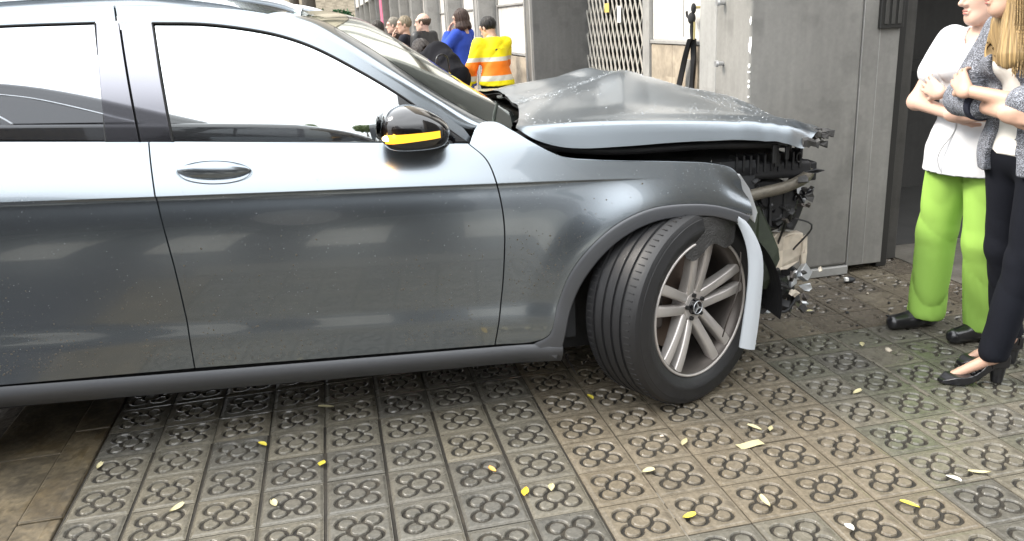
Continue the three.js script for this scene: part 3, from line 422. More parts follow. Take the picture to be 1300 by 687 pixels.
// --- roof
{
  const e = curve([[-3.45, 1.40, -0.30], [-3.0, 1.485, -0.262], [-2.72, 1.506, -0.245], [-2.3, 1.526, -0.235], [-1.866, 1.523, -0.225], [-1.70, 1.512, -0.222], [-1.52, 1.494, -0.220], [-1.40, 1.471, -0.218], [-1.335, 1.470, -0.225]]);
  const r = surf((u, v) => { const p = e(u), zc = lerp(p[2] + 0.012, 2 * CZ - p[2] - 0.012, v), s = 1 - Math.abs(2 * v - 1), c = lerp(0.115, 0.006, smooth(0.5, 1, u)); return [p[0] + 0.09 * (1 - (2 * v - 1) ** 2) * smooth(0.75, 1, u), p[1] - 0.002 + c * (1 - (1 - s) ** 3.2), zc]; }, 60, 60, true);
  mesh('roof', r, M.paint, car);
  const rail = (zs) => tube([[-1.30, 1.472, -0.262], [-1.36, 1.498, -0.268], [-1.46, 1.521, -0.272], [-1.7, 1.553, -0.275], [-2.2, 1.572, -0.28], [-2.8, 1.555, -0.29], [-3.05, 1.51, -0.295]].map((p) => [p[0], p[1], zs > 0 ? p[2] : 2 * CZ - p[2]]), 0.014, 60, 10);
  mesh('roof_rail', rail(1), M.bright, car); mesh('roof_rail_001', rail(-1), M.bright, car);
}
// --- far side, tail and floor (seen only from other places)
mesh('left_side', [mirrorZ(fdG), mirrorZ(rdG), mirrorZ(rqG)], M.paint, car);
mesh('tailgate', [surf((u, v) => { const z = lerp(-0.34, 2 * CZ + 0.34, u), q = 1 - (2 * u - 1) ** 2; return [-3.5 - 0.22 * q * 0.4 - 0.16 * Math.sin(v * Math.PI * 0.5) + 0.3 * smooth(0.55, 1, v), lerp(0.35, 1.42, v), z]; }, 20, 20, false)], M.paint, car);
mesh('left_windows', [mirrorZ(panel((u) => { const x = lerp(-1.742, -0.80, u); return [x, yBelt(x) + 0.004]; }, wTop, null, null, 30, 10, gl(-0.008), 0)), mirrorZ(panel(line([-2.62, 1.15], [-1.944, 1.10]), line([-2.58, 1.455], [-1.928, 1.467]), null, null, 16, 10, gl(-0.006), 0))], M.screen, car);

// --- cowl and wiper in the gap behind the bonnet
mesh('cowl', [surf((u, v) => { const z = lerp(-0.12, -1.77, u), q = 1 - (2 * u - 1) ** 2; return [lerp(-0.66, -0.42, v) + 0.15 * q, 1.035 - 0.035 * q - 0.05 * v + 0.01 * Math.sin(u * 40), z]; }, 30, 6, false)], M.plastic, car);
mesh('wiper_arm', [tube([[-0.60, 1.05, -0.24], [-0.50, 1.062, -0.5], [-0.47, 1.068, -0.9], [-0.50, 1.085, -1.3]], 0.009, 30, 6)], M.seal, car); mesh('wiper_blade', [tube([[-0.53, 1.06, -1.25], [-0.56, 1.09, -0.9], [-0.6, 1.13, -0.5]], 0.007, 20, 6)], M.seal, car);

// --- buckled bonnet
const hBot = sinterp([[-0.62, 1.058], [-0.556, 1.014], [-0.474, 0.983], [-0.391, 0.970], [-0.241, 0.966], [-0.023, 0.966], [0.2, 0.957], [0.289, 0.946], [0.45, 0.915]]);
const hCr = sinterp([[-0.62, 1.062], [-0.547, 1.060], [-0.337, 1.055], [-0.12, 1.044], [0.102, 1.026], [0.281, 1.004], [0.45, 0.955]]);
const hSil = sinterp([[-0.62, 1.075], [-0.539, 1.096], [-0.404, 1.117], [-0.268, 1.136], [-0.15, 1.157], [-0.08, 1.160], [0.002, 1.142], [0.225, 1.078], [0.424, 1.026], [0.64, 0.938], [0.79, 0.876], [0.87, 0.84]]);
function bonnet(u, v) {                              // u rear -> front, v near edge -> far edge
  const z0 = -0.085, z1 = -1.80, w = 1 - Math.abs(2 * v - 1);   // 0 at the edges, 1 in the middle
  const zz = lerp(z0, z1, v), q = 1 - (1 - w) ** 2;
  const xr = -0.618 + 0.10 * q, front = 0.43 + 0.36 * (1 - (1 - w) ** 2.6) + 0.02 * Math.sin(v * 37) * u;
  const x = lerp(xr, front, u);
  const e = clamp(w / 0.03), edge = lerp(hBot(lerp(-0.618, 0.43, u)), hCr(lerp(-0.618, 0.43, u)), e * (1.25 - 0.25 * e));
  const m = smooth(0.03, 0.72, w), c = lerp(edge, hSil(lerp(-0.60, 0.80, u)) , m);
  let y = c + 0.010 * Math.sin(zz * 7 + x * 4) * m + 0.006 * (noise3(x * 9, zz * 9, 2.2, 5) - 0.5) * m * 2;
  y += 0.012 * (noise3(x * 26, zz * 22, 0.7, 8) - 0.5) * smooth(0.6, 1, u) * 2 - 0.02 * smooth(0.93, 1, u) * (0.5 + 0.5 * Math.sin(v * 90 + 2 * Math.sin(v * 31)));
  y += 0.010 * smooth(0.05, 0.13, w) * (1 - smooth(0.13, 0.3, w)) * smooth(0.1, 0.3, u);
  const f1 = Math.abs(x + 0.10 - 0.22 * (w - 0.6)), f2 = Math.abs(x - 0.30 + 0.35 * (w - 0.5)), f3 = Math.abs(zz + 0.62 + 0.5 * (x - 0.1)); y += (0.014 * Math.max(0, 1 - f1 / 0.10) - 0.005 * Math.max(0, 1 - f2 / 0.10) + 0.006 * Math.max(0, 1 - f3 / 0.08) * smooth(0.35, 0.6, u)) * smooth(0.12, 0.4, w);
  return [x, y, zz];
}
const hoodG = surf((u, v) => bonnet(u, v < 0.03 ? v : v), 130, 170, true);
const hood = mesh('bonnet', hoodG, M.paintRough, car);
mesh('bonnet_underside', surf((u, v) => { const p = bonnet(u * 0.985 + 0.004, 0.004 + 0.992 * v); return [p[0], p[1] - 0.018, p[2]]; }, 60, 60, true), M.plastic, hood);
{ // rain beads
  const r = rng(9), N = 1500, s = new THREE.SphereGeometry(1, 6, 5), im = new THREE.InstancedMesh(s, phys({ color: lin(0.75, 0.78, 0.8), metalness: 0.75, roughness: 0.08 }), N), m4 = new THREE.Matrix4();
  for (let i = 0; i < N; i++) { let u, v; do { u = 0.02 + 0.95 * r(); v = 0.01 + 0.55 * r(); } while (fbm(u * 7, v * 9, 12, 3) < 0.42 + 0.25 * r()); const p = bonnet(u, v), k = 0.0006 + 0.0011 * r() * r(); m4.makeScale(k * (1 + r()), k * 0.7, k * (1 + r())); m4.setPosition(p[0], p[1] + 0.0006, p[2]); im.setMatrixAt(i, m4); }
  im.name = 'rain_drops'; im.userData.kind = 'stuff'; im.castShadow = im.receiveShadow = true; hood.add(im);
}
mesh('bonnet_inner_frame', [tube([[-0.6, 0.995, -0.14], [-0.3, 0.945, -0.15], [0.1, 0.935, -0.16], [0.36, 0.915, -0.2], [0.5, 0.885, -0.35], [0.58, 0.86, -0.6]], 0.016, 50, 6)], M.plastic, hood);
{ const r = rng(44); for (let i = 0; i < 13; i++) { const v = 0.012 + i * 0.037, p = bonnet(0.985, v), L = 0.03 + 0.05 * r() + (i > 7 ? 0.02 : 0), n = 6, top = [], bot = []; for (let k = 0; k <= n; k++) { const t = k / n; top.push([t * L, 0.004 * r() - 0.25 * t * t * L * r()]); bot.unshift([t * L - 0.004 * r(), -0.010 - 0.022 * (1 - t) * r() - 0.3 * t * t * L]); } const th = 0.006 + 0.012 * r(), q = r(); const g = warp(plate(top.concat(bot), th, 0.0012), (x, y, z) => [p[0] - 0.012 + x, p[1] + y + 0.004 * Math.sin(z * 150 + q * 9) - 0.06 * x, p[2] - th * 0.6 + z + 0.012 * Math.sin(x * 60 + q * 5)]); mesh('torn_lip' + (i ? '_' + String(i).padStart(3, '0') : ''), g, M.plasticGrey, hood); } }
mesh('bonnet_clips', [[0.33, 0.905, -0.12, 0.05], [0.36, 0.90, -0.16, 0.065], [0.385, 0.895, -0.13, 0.03], [0.44, 0.885, -0.22, 0.032], [0.475, 0.875, -0.2, 0.02], [0.52, 0.865, -0.32, 0.03]].map(([x, y, z, h]) => rbx(x, x + 0.014, y - h, y + 0.02, z - 0.012, z, 0.003)).concat([(() => { const g = new THREE.TorusGeometry(0.013, 0.004, 6, 14); g.scale(0.7, 1.3, 1); g.translate(0.468, 0.858, -0.19); return g; })()]), M.seal, hood);

// --- smashed front end
const jag = (pts, th, x, y, z, o = {}) => { const g = plate(pts, th, o.bev ?? 0.003); if (o.ry) g.rotateY(o.ry); if (o.rx) g.rotateX(o.rx); g.translate(x, y, z); return g; };
M.carrier = mat({ color: lin(0.19, 0.175, 0.15), roughness: 0.5, metalness: 0.3, map: T.concrete });
mesh('lock_carrier', [tube([[0.20, 0.735, -0.12], [0.30, 0.748, -0.13], [0.40, 0.758, -0.15], [0.48, 0.775, -0.18], [0.54, 0.790, -0.24]], 0.023, 24, 8)], M.carrier, car); mesh('lock_carrier_tube', [tube([[0.16, 0.772, -0.24], [0.35, 0.78, -0.3], [0.52, 0.80, -0.36]], 0.016, 20, 6)], M.carrier, car);
mesh('bracket', [rbx(0.522, 0.56, 0.758, 0.83, -0.30, -0.22, 0.006), rbx(0.50, 0.545, 0.752, 0.772, -0.37, -0.31, 0.004)], M.plastic, car);
mesh('air_duct', [warp(rbx(0.18, 0.53, 0.792, 0.862, -0.75, -0.20, 0.02, 4), (x, y, z) => [x + 0.02 * Math.sin(z * 30), y + 0.012 * Math.sin(x * 28) - 0.03 * smooth(0.3, 0.53, x), z])], M.plastic, car);
mesh('headlamp_housing', [jag([[0, 0.16], [0.04, 0.19], [0.15, 0.175], [0.205, 0.15], [0.20, 0.10], [0.212, 0.085], [0.19, 0.02], [0.175, -0.01], [0.11, 0.0], [0.03, -0.005], [-0.02, 0.06]], 0.16, 0.31, 0.575, -0.40), jag([[0, 0.10], [0.05, 0.12], [0.16, 0.10], [0.14, 0.03], [0.08, -0.02], [0.02, 0.0]], 0.06, 0.33, 0.62, -0.27), ell(0.40, 0.66, -0.25, 0.05, 0.05, 0.035), ell(0.46, 0.63, -0.28, 0.04, 0.045, 0.03)], M.plastic, car);
mesh('inner_wing_flap', [warp(jag([[-0.045, 0.115], [0.02, 0.10], [0.055, 0.02], [0.085, -0.06], [0.09, -0.10], [0.066, -0.165], [0.05, -0.22], [0.01, -0.21], [0.0, -0.13], [-0.01, -0.03]], 0.006, 0.285, 0.585, -0.16), (x, y, z) => [x, y, z + 0.03 * Math.sin((y - 0.3) * 9)])], M.green, car);
mesh('broken_lamp_shell', [warp(jag([[-0.06, 0.055], [-0.02, 0.07], [0.0, 0.045], [0.02, 0.068], [0.06, 0.055], [0.095, 0.06], [0.10, -0.01], [0.082, -0.03], [0.085, -0.055], [0.02, -0.07], [-0.035, -0.068]], 0.035, 0.435, 0.482, -0.26, { ry: 0.25 }), (x, y, z) => [x, y + 0.006 * Math.sin(x * 90), z + 0.012 * Math.sin(y * 55) + 0.008 * Math.sin(x * 70)]), jag([[0, 0], [0.012, 0.005], [0.016, 0.06], [0.014, 0.13], [0, 0.12], [-0.004, 0.05]], 0.012, 0.535, 0.40, -0.26)], M.cream, car);
{ const r = rng(12), parts = [], shiny = []; for (let i = 0; i < 34; i++) { const x = 0.31 + 0.21 * r(), y = 0.24 + 0.14 * r() - 0.25 * Math.max(0, 0.36 - x) * r() + (x > 0.4 ? 0.02 : -0.02), s = 0.012 + 0.03 * r(); const pts = []; const n = 5 + (r() * 3 | 0); for (let k = 0; k < n; k++) { const a = k / n * 6.283, q = s * (0.5 + 0.8 * r()); pts.push([Math.cos(a) * q, Math.sin(a) * q]); } (r() < 0.14 ? shiny : parts).push(jag(pts, 0.006 + 0.03 * r(), x, y, -0.42 + 0.24 * r(), { ry: (r() - 0.5) * 2, rx: (r() - 0.5) * 1.5, bev: 0.0015 })); }
  parts.push(jag([[0.02, 0.0], [0.10, 0.035], [0.21, 0.085], [0.22, 0.11], [0.17, 0.17], [0.05, 0.17], [0.0, 0.12]], 0.1, 0.30, 0.205, -0.42)); parts.push(tube([[0.34, 0.33, -0.2], [0.40, 0.36, -0.18], [0.47, 0.33, -0.2], [0.5, 0.28, -0.24]], 0.007, 14, 6), tube([[0.35, 0.28, -0.2], [0.43, 0.25, -0.17], [0.5, 0.30, -0.2]], 0.006, 14, 6));
  mesh('bumper_fragments', parts, M.plastic, car); shiny.concat([jag([[0, 0], [0.03, 0.01], [0.028, 0.06], [0.004, 0.05]], 0.01, 0.47, 0.335, -0.22, { ry: 0.4 })]).forEach((q, i) => mesh('chrome_fragment' + (i ? '_' + String(i).padStart(3, '0') : ''), q, M.bright, car)); }
mesh('bumper_beam', [rbx(0.26, 0.40, 0.42, 0.55, -1.6, -0.42, 0.02), rbx(0.1, 0.3, 0.45, 0.53, -0.6, -0.5, 0.01), rbx(0.1, 0.3, 0.45, 0.53, -1.4, -1.3, 0.01)], M.plasticGrey, car);
mesh('radiator', [rbx(0.20, 0.26, 0.3, 0.82, -1.55, -0.42, 0.01)], M.plastic, car);
mesh('engine', [rbx(-0.4, 0.2, 0.45, 0.85, -1.35, -0.6, 0.05), rbx(-0.3, 0.1, 0.84, 0.92, -1.2, -0.7, 0.03)], M.plastic, car);
mesh('lamp_core', warp(ell(0.40, 0.655, -0.285, 0.105, 0.095, 0.085, 40, 30), (x, y, z) => { const n = 1 + 0.5 * (noise3(x * 45, y * 45, z * 45, 6) - 0.5) + 0.25 * (noise3(x * 120, y * 120, z * 120, 9) - 0.5); return [0.40 + (x - 0.40) * n, 0.655 + (y - 0.655) * n, -0.285 + (z + 0.285) * n]; }), M.plastic, car);
mesh('bumper_core', warp(ell(0.415, 0.315, -0.30, 0.095, 0.07, 0.09, 40, 30), (x, y, z) => { const n = 1 + 0.6 * (noise3(x * 50, y * 50, z * 50, 16) - 0.5) + 0.3 * (noise3(x * 130, y * 130, z * 130, 19) - 0.5); return [0.415 + (x - 0.415) * n, 0.315 + (y - 0.315) * n, -0.30 + (z + 0.30) * n]; }), M.plastic, car);
{ // crushed silver and grey pieces between lamp, flap and bumper
  const r = rng(17); for (let i = 0; i < 22; i++) { const low = i % 2, x = low ? 0.37 + 0.17 * r() : 0.22 + 0.30 * r(), y = low ? 0.27 + 0.16 * r() : 0.62 + 0.22 * r(), s = 0.006 + 0.013 * r(), pts = [], n = 4 + (r() * 4 | 0); for (let k = 0; k < n; k++) { const a = k / n * 6.283, q = s * (0.4 + 1.1 * r()); pts.push([Math.cos(a) * q * (low ? 1 : 1.7), Math.sin(a) * q]); } const q = r() * 9; mesh('crushed_piece' + (i ? '_' + String(i).padStart(3, '0') : ''), warp(jag(pts, 0.004 + 0.01 * r(), x, y, -0.20 + 0.08 * r(), { ry: (r() - 0.5) * 2, rx: (r() - 0.5) * 1.6, bev: 0.001 }), (a, b, c) => [a, b, c + 0.006 * Math.sin(a * 90 + q) + 0.005 * Math.sin(b * 110 + q)]), (low ? [M.bright, M.plasticGrey, M.cream, M.alloyDark] : [M.plastic, M.plasticGrey, M.alloyDark, M.plastic])[r() * 4 | 0], car); }
}
{ // wires, ribs and splinters round the lamp housing
  const r = rng(91); for (let i = 0; i < 30; i++) { const x = 0.28 + 0.24 * r(), y = 0.585 + 0.16 * r(), s = 0.010 + 0.028 * r(), pts = [], n = 5 + (r() * 4 | 0); for (let k = 0; k < n; k++) { const a = k / n * 6.283, q = s * (0.45 + 0.9 * r()); pts.push([Math.cos(a) * q, Math.sin(a) * q * (0.5 + r())]); } mesh('lamp_splinter' + (i ? '_' + String(i).padStart(3, '0') : ''), jag(pts, 0.004 + 0.012 * r(), x, y, -0.25 + 0.06 * r(), { ry: (r() - 0.5) * 1.8, rx: (r() - 0.5) * 1.4, bev: 0.001 }), r() < 0.2 ? M.gloss : r() < 0.25 ? M.plasticGrey : M.plastic, car); }
  for (let i = 0; i < 7; i++) { const x = 0.26 + 0.2 * r(), y = 0.60 + 0.2 * r(); mesh('wire' + (i ? '_00' + i : ''), tube([[x, y, -0.3], [x + 0.04 * r(), y - 0.03 + 0.04 * r(), -0.2], [x + 0.08 * r(), y - 0.08 * r(), -0.17], [x + 0.12 * r(), y - 0.12 * r() - 0.02, -0.24]], 0.0035 + 0.002 * r(), 18, 5), i % 3 ? M.seal : M.plasticGrey, car); }
  mesh('lamp_rib', [rbx(0.36, 0.372, 0.585, 0.75, -0.26, -0.19, 0.003)], M.plastic, car); mesh('lamp_rib_001', [rbx(0.42, 0.43, 0.60, 0.74, -0.26, -0.2, 0.003)], M.plastic, car);
  for (let i = 0; i < 10; i++) { const x = 0.22 + 0.028 * i; mesh('grille_rib' + (i ? '_' + String(i).padStart(3, '0') : ''), rbx(x, x + 0.008, 0.80 + 0.02 * r(), 0.875 + 0.01 * r(), -0.26, -0.19, 0.002), M.plastic, car); }
}
// bent trim strip hanging in front of the wheel
{
  const o = curve([[0.148, 0.712], [0.185, 0.672], [0.216, 0.620], [0.238, 0.560], [0.244, 0.50], [0.240, 0.40], [0.231, 0.29], [0.219, 0.193]]), i = curve([[0.140, 0.690], [0.158, 0.655], [0.178, 0.600], [0.187, 0.55], [0.190, 0.49], [0.184, 0.40], [0.172, 0.30], [0.160, 0.208]]);
  const g = surf((u, v) => { const a = o(v), b = i(v); return [lerp(a[0], b[0], u), lerp(a[1], b[1], u), 0.012 + 0.008 * Math.sin(u * Math.PI) + 0.02 * v]; }, 8, 40, true), b = surf((u, v) => { const a = o(v), c = i(v); return [lerp(a[0], c[0], u), lerp(a[1], c[1], u), 0.004 + 0.006 * Math.sin(u * Math.PI) + 0.02 * v]; }, 8, 40, false);
  const st = mesh('trim_strip', [g, b], M.stripWhite, car);
  mesh('trim_wire', [tube([[0.175, 0.56, -0.02], [0.165, 0.45, 0.0], [0.135, 0.36, 0.01], [0.12, 0.30, 0.0], [0.11, 0.24, -0.01]], 0.0028, 24, 6)], M.alloyDark, st); mesh('trim_clip', [tube([[0.228, 0.30, 0.0], [0.226, 0.25, 0.005], [0.229, 0.205, 0.01]], 0.005, 10, 6)], M.bright, st);
}
// torn wheel-arch liner flap over the tyre
mesh('liner_flap', [warp(surf((u, v) => [lerp(-0.045, 0.165, u) - 0.015 * v + 0.012 * Math.sin(v * 7) * (u < 0.1 ? 1 : 0), lerp(0.714 - 0.05 * Math.max(0, u - 0.5), 0.575 + 0.035 * u - 0.02 * Math.sin(u * 9), v), 0.030 + 0.02 * Math.sin(u * 3) - 0.07 * u + 0.01 * v], 24, 16, true), (x, y, z) => [x, y, z + 0.008 * (noise3(x * 40, y * 40, 0, 3) - 0.5)])], M.plasticGrey, car);

// --- mirror
{
  const sail = mesh('mirror_sail', panel(curve([[-1.000, 1.078], [-0.95, 1.045], [-0.87, 1.022], [-0.790, 1.0165]]), curve([[-1.008, 1.188], [-0.97, 1.158], [-0.885, 1.090], [-0.789, 1.0175]]), null, null, 14, 8, gl(0.006), 0.01), M.gloss, frontDoor);
  const f = blend([
    (x, y, z) => { const qx = (x + 0.963) / (0.112), qy = (y - 1.096) / 0.078, qz = (z - 0.055) / 0.105; const k = (Math.abs(qx) ** 2.6 + Math.abs(qy) ** 2.5 + Math.abs(qz) ** 2.6) ** (1 / 2.55); return (k - 1) * 0.075; }], 0.01);
  const cut = (x, y, z) => { let d = f(x, y, z); d = smax(d, (x + 0.963) * 0.52 + (y - 1.096) * 0.85 - 0.0715, 0.03); d = smax(d, -(x + 1.073) + 0.05 * (y - 1.09) * 1.5 * (y > 1.1 ? 2.5 : -0.6), 0.008); d = smax(d, -(y - 1.03), 0.015); const arm = cap([-0.915, 1.062, 0.0], [-0.865, 1.045, -0.085], 0.034, 0.026)(x, y, z), arm2 = cap([-0.9, 1.05, 0.0], [-0.84, 1.03, -0.09], 0.022, 0.014)(x, y, z); return smin(smin(d, arm, 0.03), arm2, 0.02); };
  const mir = mesh('wing_mirror', sdfMesh(cut, [-1.11, 0.99, -0.13], [-0.80, 1.2, 0.19], 0.0055), M.gloss, car);
  mesh('mirror_glass', [(() => { const g = new THREE.CircleGeometry(1, 40); g.scale(0.088, 0.058, 1); g.rotateY(-Math.PI / 2); g.translate(-1.0775, 1.098, 0.05); return g; })()], M.glass, mir);
  // indicator strip, wraps round the outer end
  const zAt = (x, y) => { for (let z = 0.18; z > 0; z -= 0.0005) if (cut(x, y, z) < 0) return z; return 0; };
  const led = mat({ color: lin(0.55, 0.30, 0.02), roughness: 0.25, emissive: lin(1.0, 0.5, 0.03), emissiveIntensity: 0.5 });
  mesh('indicator', surf((u, v) => { const x = lerp(-1.060, -0.888, u), y = lerp(1.083, 1.075, u * 0 + (1 - u)) + lerp(0.0145, -0.0145, v) * lerp(0.75, 1, 1 - u); return [x, y, zAt(x, y) + 0.0022]; }, 40, 4), led, mir);
  const hot = mat({ color: lin(0.8, 0.7, 0.4), roughness: 0.3, emissive: lin(1.0, 0.78, 0.35), emissiveIntensity: 2.2 });
  mesh('indicator_lamp', [ell(-1.052, 1.079, zAt(-1.052, 1.079) + 0.001, 0.016, 0.0095, 0.005)], hot, mir);
  const pl = new THREE.PointLight(0xffb040, 0.006, 2); pl.position.set(-1.055, 1.079, zAt(-1.052, 1.079) + 0.035); pl.castShadow = true; pl.shadow.radius = 0.5; mir.add(pl);
}
// --- door handle
{
  const hz = sideZ(-1.613, 0.99), yaw = -0.16;
  const cup = mesh('handle_recess', (() => { const g = surf((u, v) => { const a = u * Math.PI * 2, r = v; const x = Math.cos(a) * 0.118 * r, y = Math.sin(a) * 0.036 * r; const X = -1.613 + x - 0.0, Y = 0.990 + y - x * 0.06; return [X, Y, sideZ(X, Y) + 0.0015 - 0.022 * (1 - r * r) ** 1.2 + 0.0008]; }, 48, 10, true); return g; })(), M.paintRough, frontDoor);
  const h = mesh('door_handle', sdfMesh((x, y, z) => { const X = x + 1.613, Y = y - 0.998 + X * 0.06; const k = (Math.abs(X / 0.114) ** 2.2 + Math.abs(Y / 0.026) ** 2.0 + Math.abs((z - hz - 0.016 + 0.9 * X * X) / 0.015) ** 2.2) ** (1 / 2.1); return (k - 1) * 0.014; }, [-1.745, 0.955, hz - 0.03], [-1.48, 1.045, hz + 0.05], 0.004), M.paint, frontDoor);
}
// --- dried mud specks and rain beads on the flank
{
  const bead = phys({ color: lin(0.30, 0.32, 0.33), metalness: 0.3, roughness: 0.2 }), mudM = mat({ color: lin(0.10, 0.088, 0.07), roughness: 0.9 }), sp = new THREE.SphereGeometry(1, 6, 4);
  const specks = (name, parent, x0, x1, y0, y1, n, m, seed, low, kmax) => { const r = rng(seed), im = new THREE.InstancedMesh(sp, m, n), M4 = new THREE.Matrix4(); for (let i = 0; i < n; i++) { let x, y; do { x = lerp(x0, x1, r()); y = lerp(y0, y1, low ? r() * r() : r()); } while (fbm(x * 5, y * 5, seed, 3) < 0.38 + 0.2 * r() || Math.hypot(x - AX, y - AY) < 0.47); const k = 0.0005 + kmax * r() * r(); M4.makeScale(k * (0.8 + r()), k * (0.8 + r()), k * 0.4); M4.setPosition(x, y, sideZ(x, y) + 0.0003); im.setMatrixAt(i, M4); } im.name = name; im.userData.kind = 'stuff'; im.castShadow = im.receiveShadow = true; parent.add(im); };
  specks('mud_specks', frontDoor, -1.76, -0.76, 0.33, 0.85, 900, mudM, 201, true, 0.0022); specks('mud_specks', rearDoor, -2.68, -1.82, 0.36, 0.86, 900, mudM, 202, true, 0.0022); specks('mud_specks', wing, -0.68, -0.1, 0.33, 0.88, 350, mudM, 203, true, 0.002);
  specks('rain_drops', frontDoor, -1.76, -0.76, 0.45, 0.98, 300, bead, 204, false, 0.0007); specks('rain_drops', rearDoor, -2.68, -1.82, 0.45, 1.05, 300, bead, 205, false, 0.0007); specks('rain_drops', wing, -0.66, 0.1, 0.78, 0.9, 140, bead, 206, false, 0.0007);
}
// --- wheels
function wheel(name, pos, steer) {
  const w = new THREE.Group(); w.name = name; w.position.set(...pos); w.rotation.y = steer; car.add(w);
  const prof = []; const P = (r, z) => prof.push(new THREE.Vector2(r, z));
  P(0.245, -0.105); P(0.262, -0.122); P(0.30, -0.1275); P(0.33, -0.124); P(0.348, -0.116); P(0.3565, -0.102);
  for (const [c, hw] of [[-0.062, 0.005], [-0.021, 0.005], [0.021, 0.005], [0.062, 0.005]]) { P(0.3615, c - hw - 0.002); P(0.3545, c - hw); P(0.3545, c + hw); P(0.3615, c + hw + 0.002); }
  P(0.3565, 0.102); P(0.348, 0.116); P(0.336, 0.1225); P(0.333, 0.1228); P(0.331, 0.1245); P(0.30, 0.1275); P(0.297, 0.1285); P(0.285, 0.1285); P(0.282, 0.127); P(0.266, 0.122); P(0.252, 0.112); P(0.245, 0.102);
  let tg_ = new THREE.LatheGeometry(prof, 120); tg_.rotateX(Math.PI / 2); tg_ = toCreasedNormals(tg_, 0.5);
  const ty = mesh('tyre', tg_, M.rubber, w);
  const sip = []; for (let i = 0; i < 90; i++) for (const c of [-0.083, 0.083]) { const a = i / 90 * 6.2832, g = new THREE.BoxGeometry(0.0035, 0.0032, 0.03); g.translate(0, 0.3592, c); g.rotateZ(a); sip.push(g); }
  mesh('tread_blocks', sip, M.rubber, ty).userData.kind = 'stuff';
  const rp = [[0.20, -0.10], [0.236, -0.09], [0.247, -0.106], [0.252, -0.107], [0.243, -0.06], [0.226, -0.02], [0.224, 0.03], [0.232, 0.085], [0.240, 0.098], [0.251, 0.106], [0.2535, 0.110], [0.252, 0.1135], [0.246, 0.114], [0.238, 0.108], [0.230, 0.098], [0.219, 0.075], [0.216, 0.02], [0.214, -0.04], [0.20, -0.10]].map((p) => new THREE.Vector2(...p));
  let rg = new THREE.LatheGeometry(rp, 96); rg.rotateX(Math.PI / 2); mesh('rim', toCreasedNormals(rg, 0.6), M.alloyDark, w);
  const lip = new THREE.TorusGeometry(0.2475, 0.0055, 8, 96); lip.translate(0, 0, 0.1125); mesh('rim_lip', lip, M.alloy, w);
  // ten spokes in five pairs
  const spoke = (sgn) => surf((u, v) => {
    const r = lerp(0.035, 0.243, u), c = sgn * lerp(0.019, 0.041, u ** 0.9), hw = lerp(0.0155, 0.0215, u) + 0.005 * (1 - u) ** 4, a = v * 2 * Math.PI, q = (t, e) => Math.sign(t) * Math.abs(t) ** e;
    const ax = q(Math.cos(a), 0.4) * hw, az = q(Math.sin(a), 0.6) * lerp(0.026, 0.017, u); const zc = 0.058 + 0.034 * Math.sin(u * 1.5) - 0.008 * (1 - u);
    return [c + ax, r, zc + az];
  }, 18, 20, true);
  const sg = [spoke(1), spoke(-1)];
  for (let k = 0; k < 5; k++) for (const s of [0, 1]) { const o = mesh('spoke', sg[s], M.alloy, w); o.rotation.z = k * Math.PI * 0.4 - 0.05; }
  const hub = mesh('hub', [(() => { const g = new THREE.CylinderGeometry(0.052, 0.066, 0.05, 40); g.rotateX(Math.PI / 2); g.translate(0, 0, 0.055); return g; })()], M.alloy, w);
  for (let k = 0; k < 5; k++) { const a = k * 1.2566 + 0.47, g = new THREE.CylinderGeometry(0.0085, 0.0085, 0.012, 6); g.rotateX(Math.PI / 2); g.translate(Math.cos(a) * 0.044, Math.sin(a) * 0.044, 0.083); mesh('wheel_bolt', g, M.seal, w); }
  mesh('hub_cap', [(() => { const g = new THREE.CylinderGeometry(0.028, 0.031, 0.016, 32); g.rotateX(Math.PI / 2); g.translate(0, 0, 0.088); return g; })()], M.gloss, w);
  const star = []; for (let k = 0; k < 3; k++) { const g = plate([[-0.0035, 0], [0.0035, 0], [0, 0.023]], 0.002, 0); g.rotateZ(k * 2.0944 + 0.3); g.translate(0, 0, 0.097); star.push(g); } const tr = new THREE.TorusGeometry(0.0235, 0.0018, 6, 40); tr.translate(0, 0, 0.097); star.push(tr); mesh('cap_emblem', star, M.bright, w);
  mesh('brake_disc', [(() => { const g = new THREE.CylinderGeometry(0.172, 0.172, 0.026, 60); g.rotateX(Math.PI / 2); g.translate(0, 0, -0.01); return g; })()], M.disc, w);
  mesh('brake_caliper', [(() => { const g = rbx(-0.045, 0.045, -0.085, 0.085, -0.03, 0.035, 0.015, 3); g.translate(-0.155, 0.02, 0); return g; })()], M.alloyDark, w);
  return w;
}
wheel('front_wheel', [-0.040, 0.368, -0.092], 0.54).scale.setScalar(1.03);
wheel('rear_wheel', [-2.885, 0.3585, -0.14], 0);
wheel('left_front_wheel', [0.0, 0.3585, 2 * CZ + 0.14], Math.PI + 0.38);
wheel('left_rear_wheel', [-2.885, 0.3585, 2 * CZ + 0.14], Math.PI);

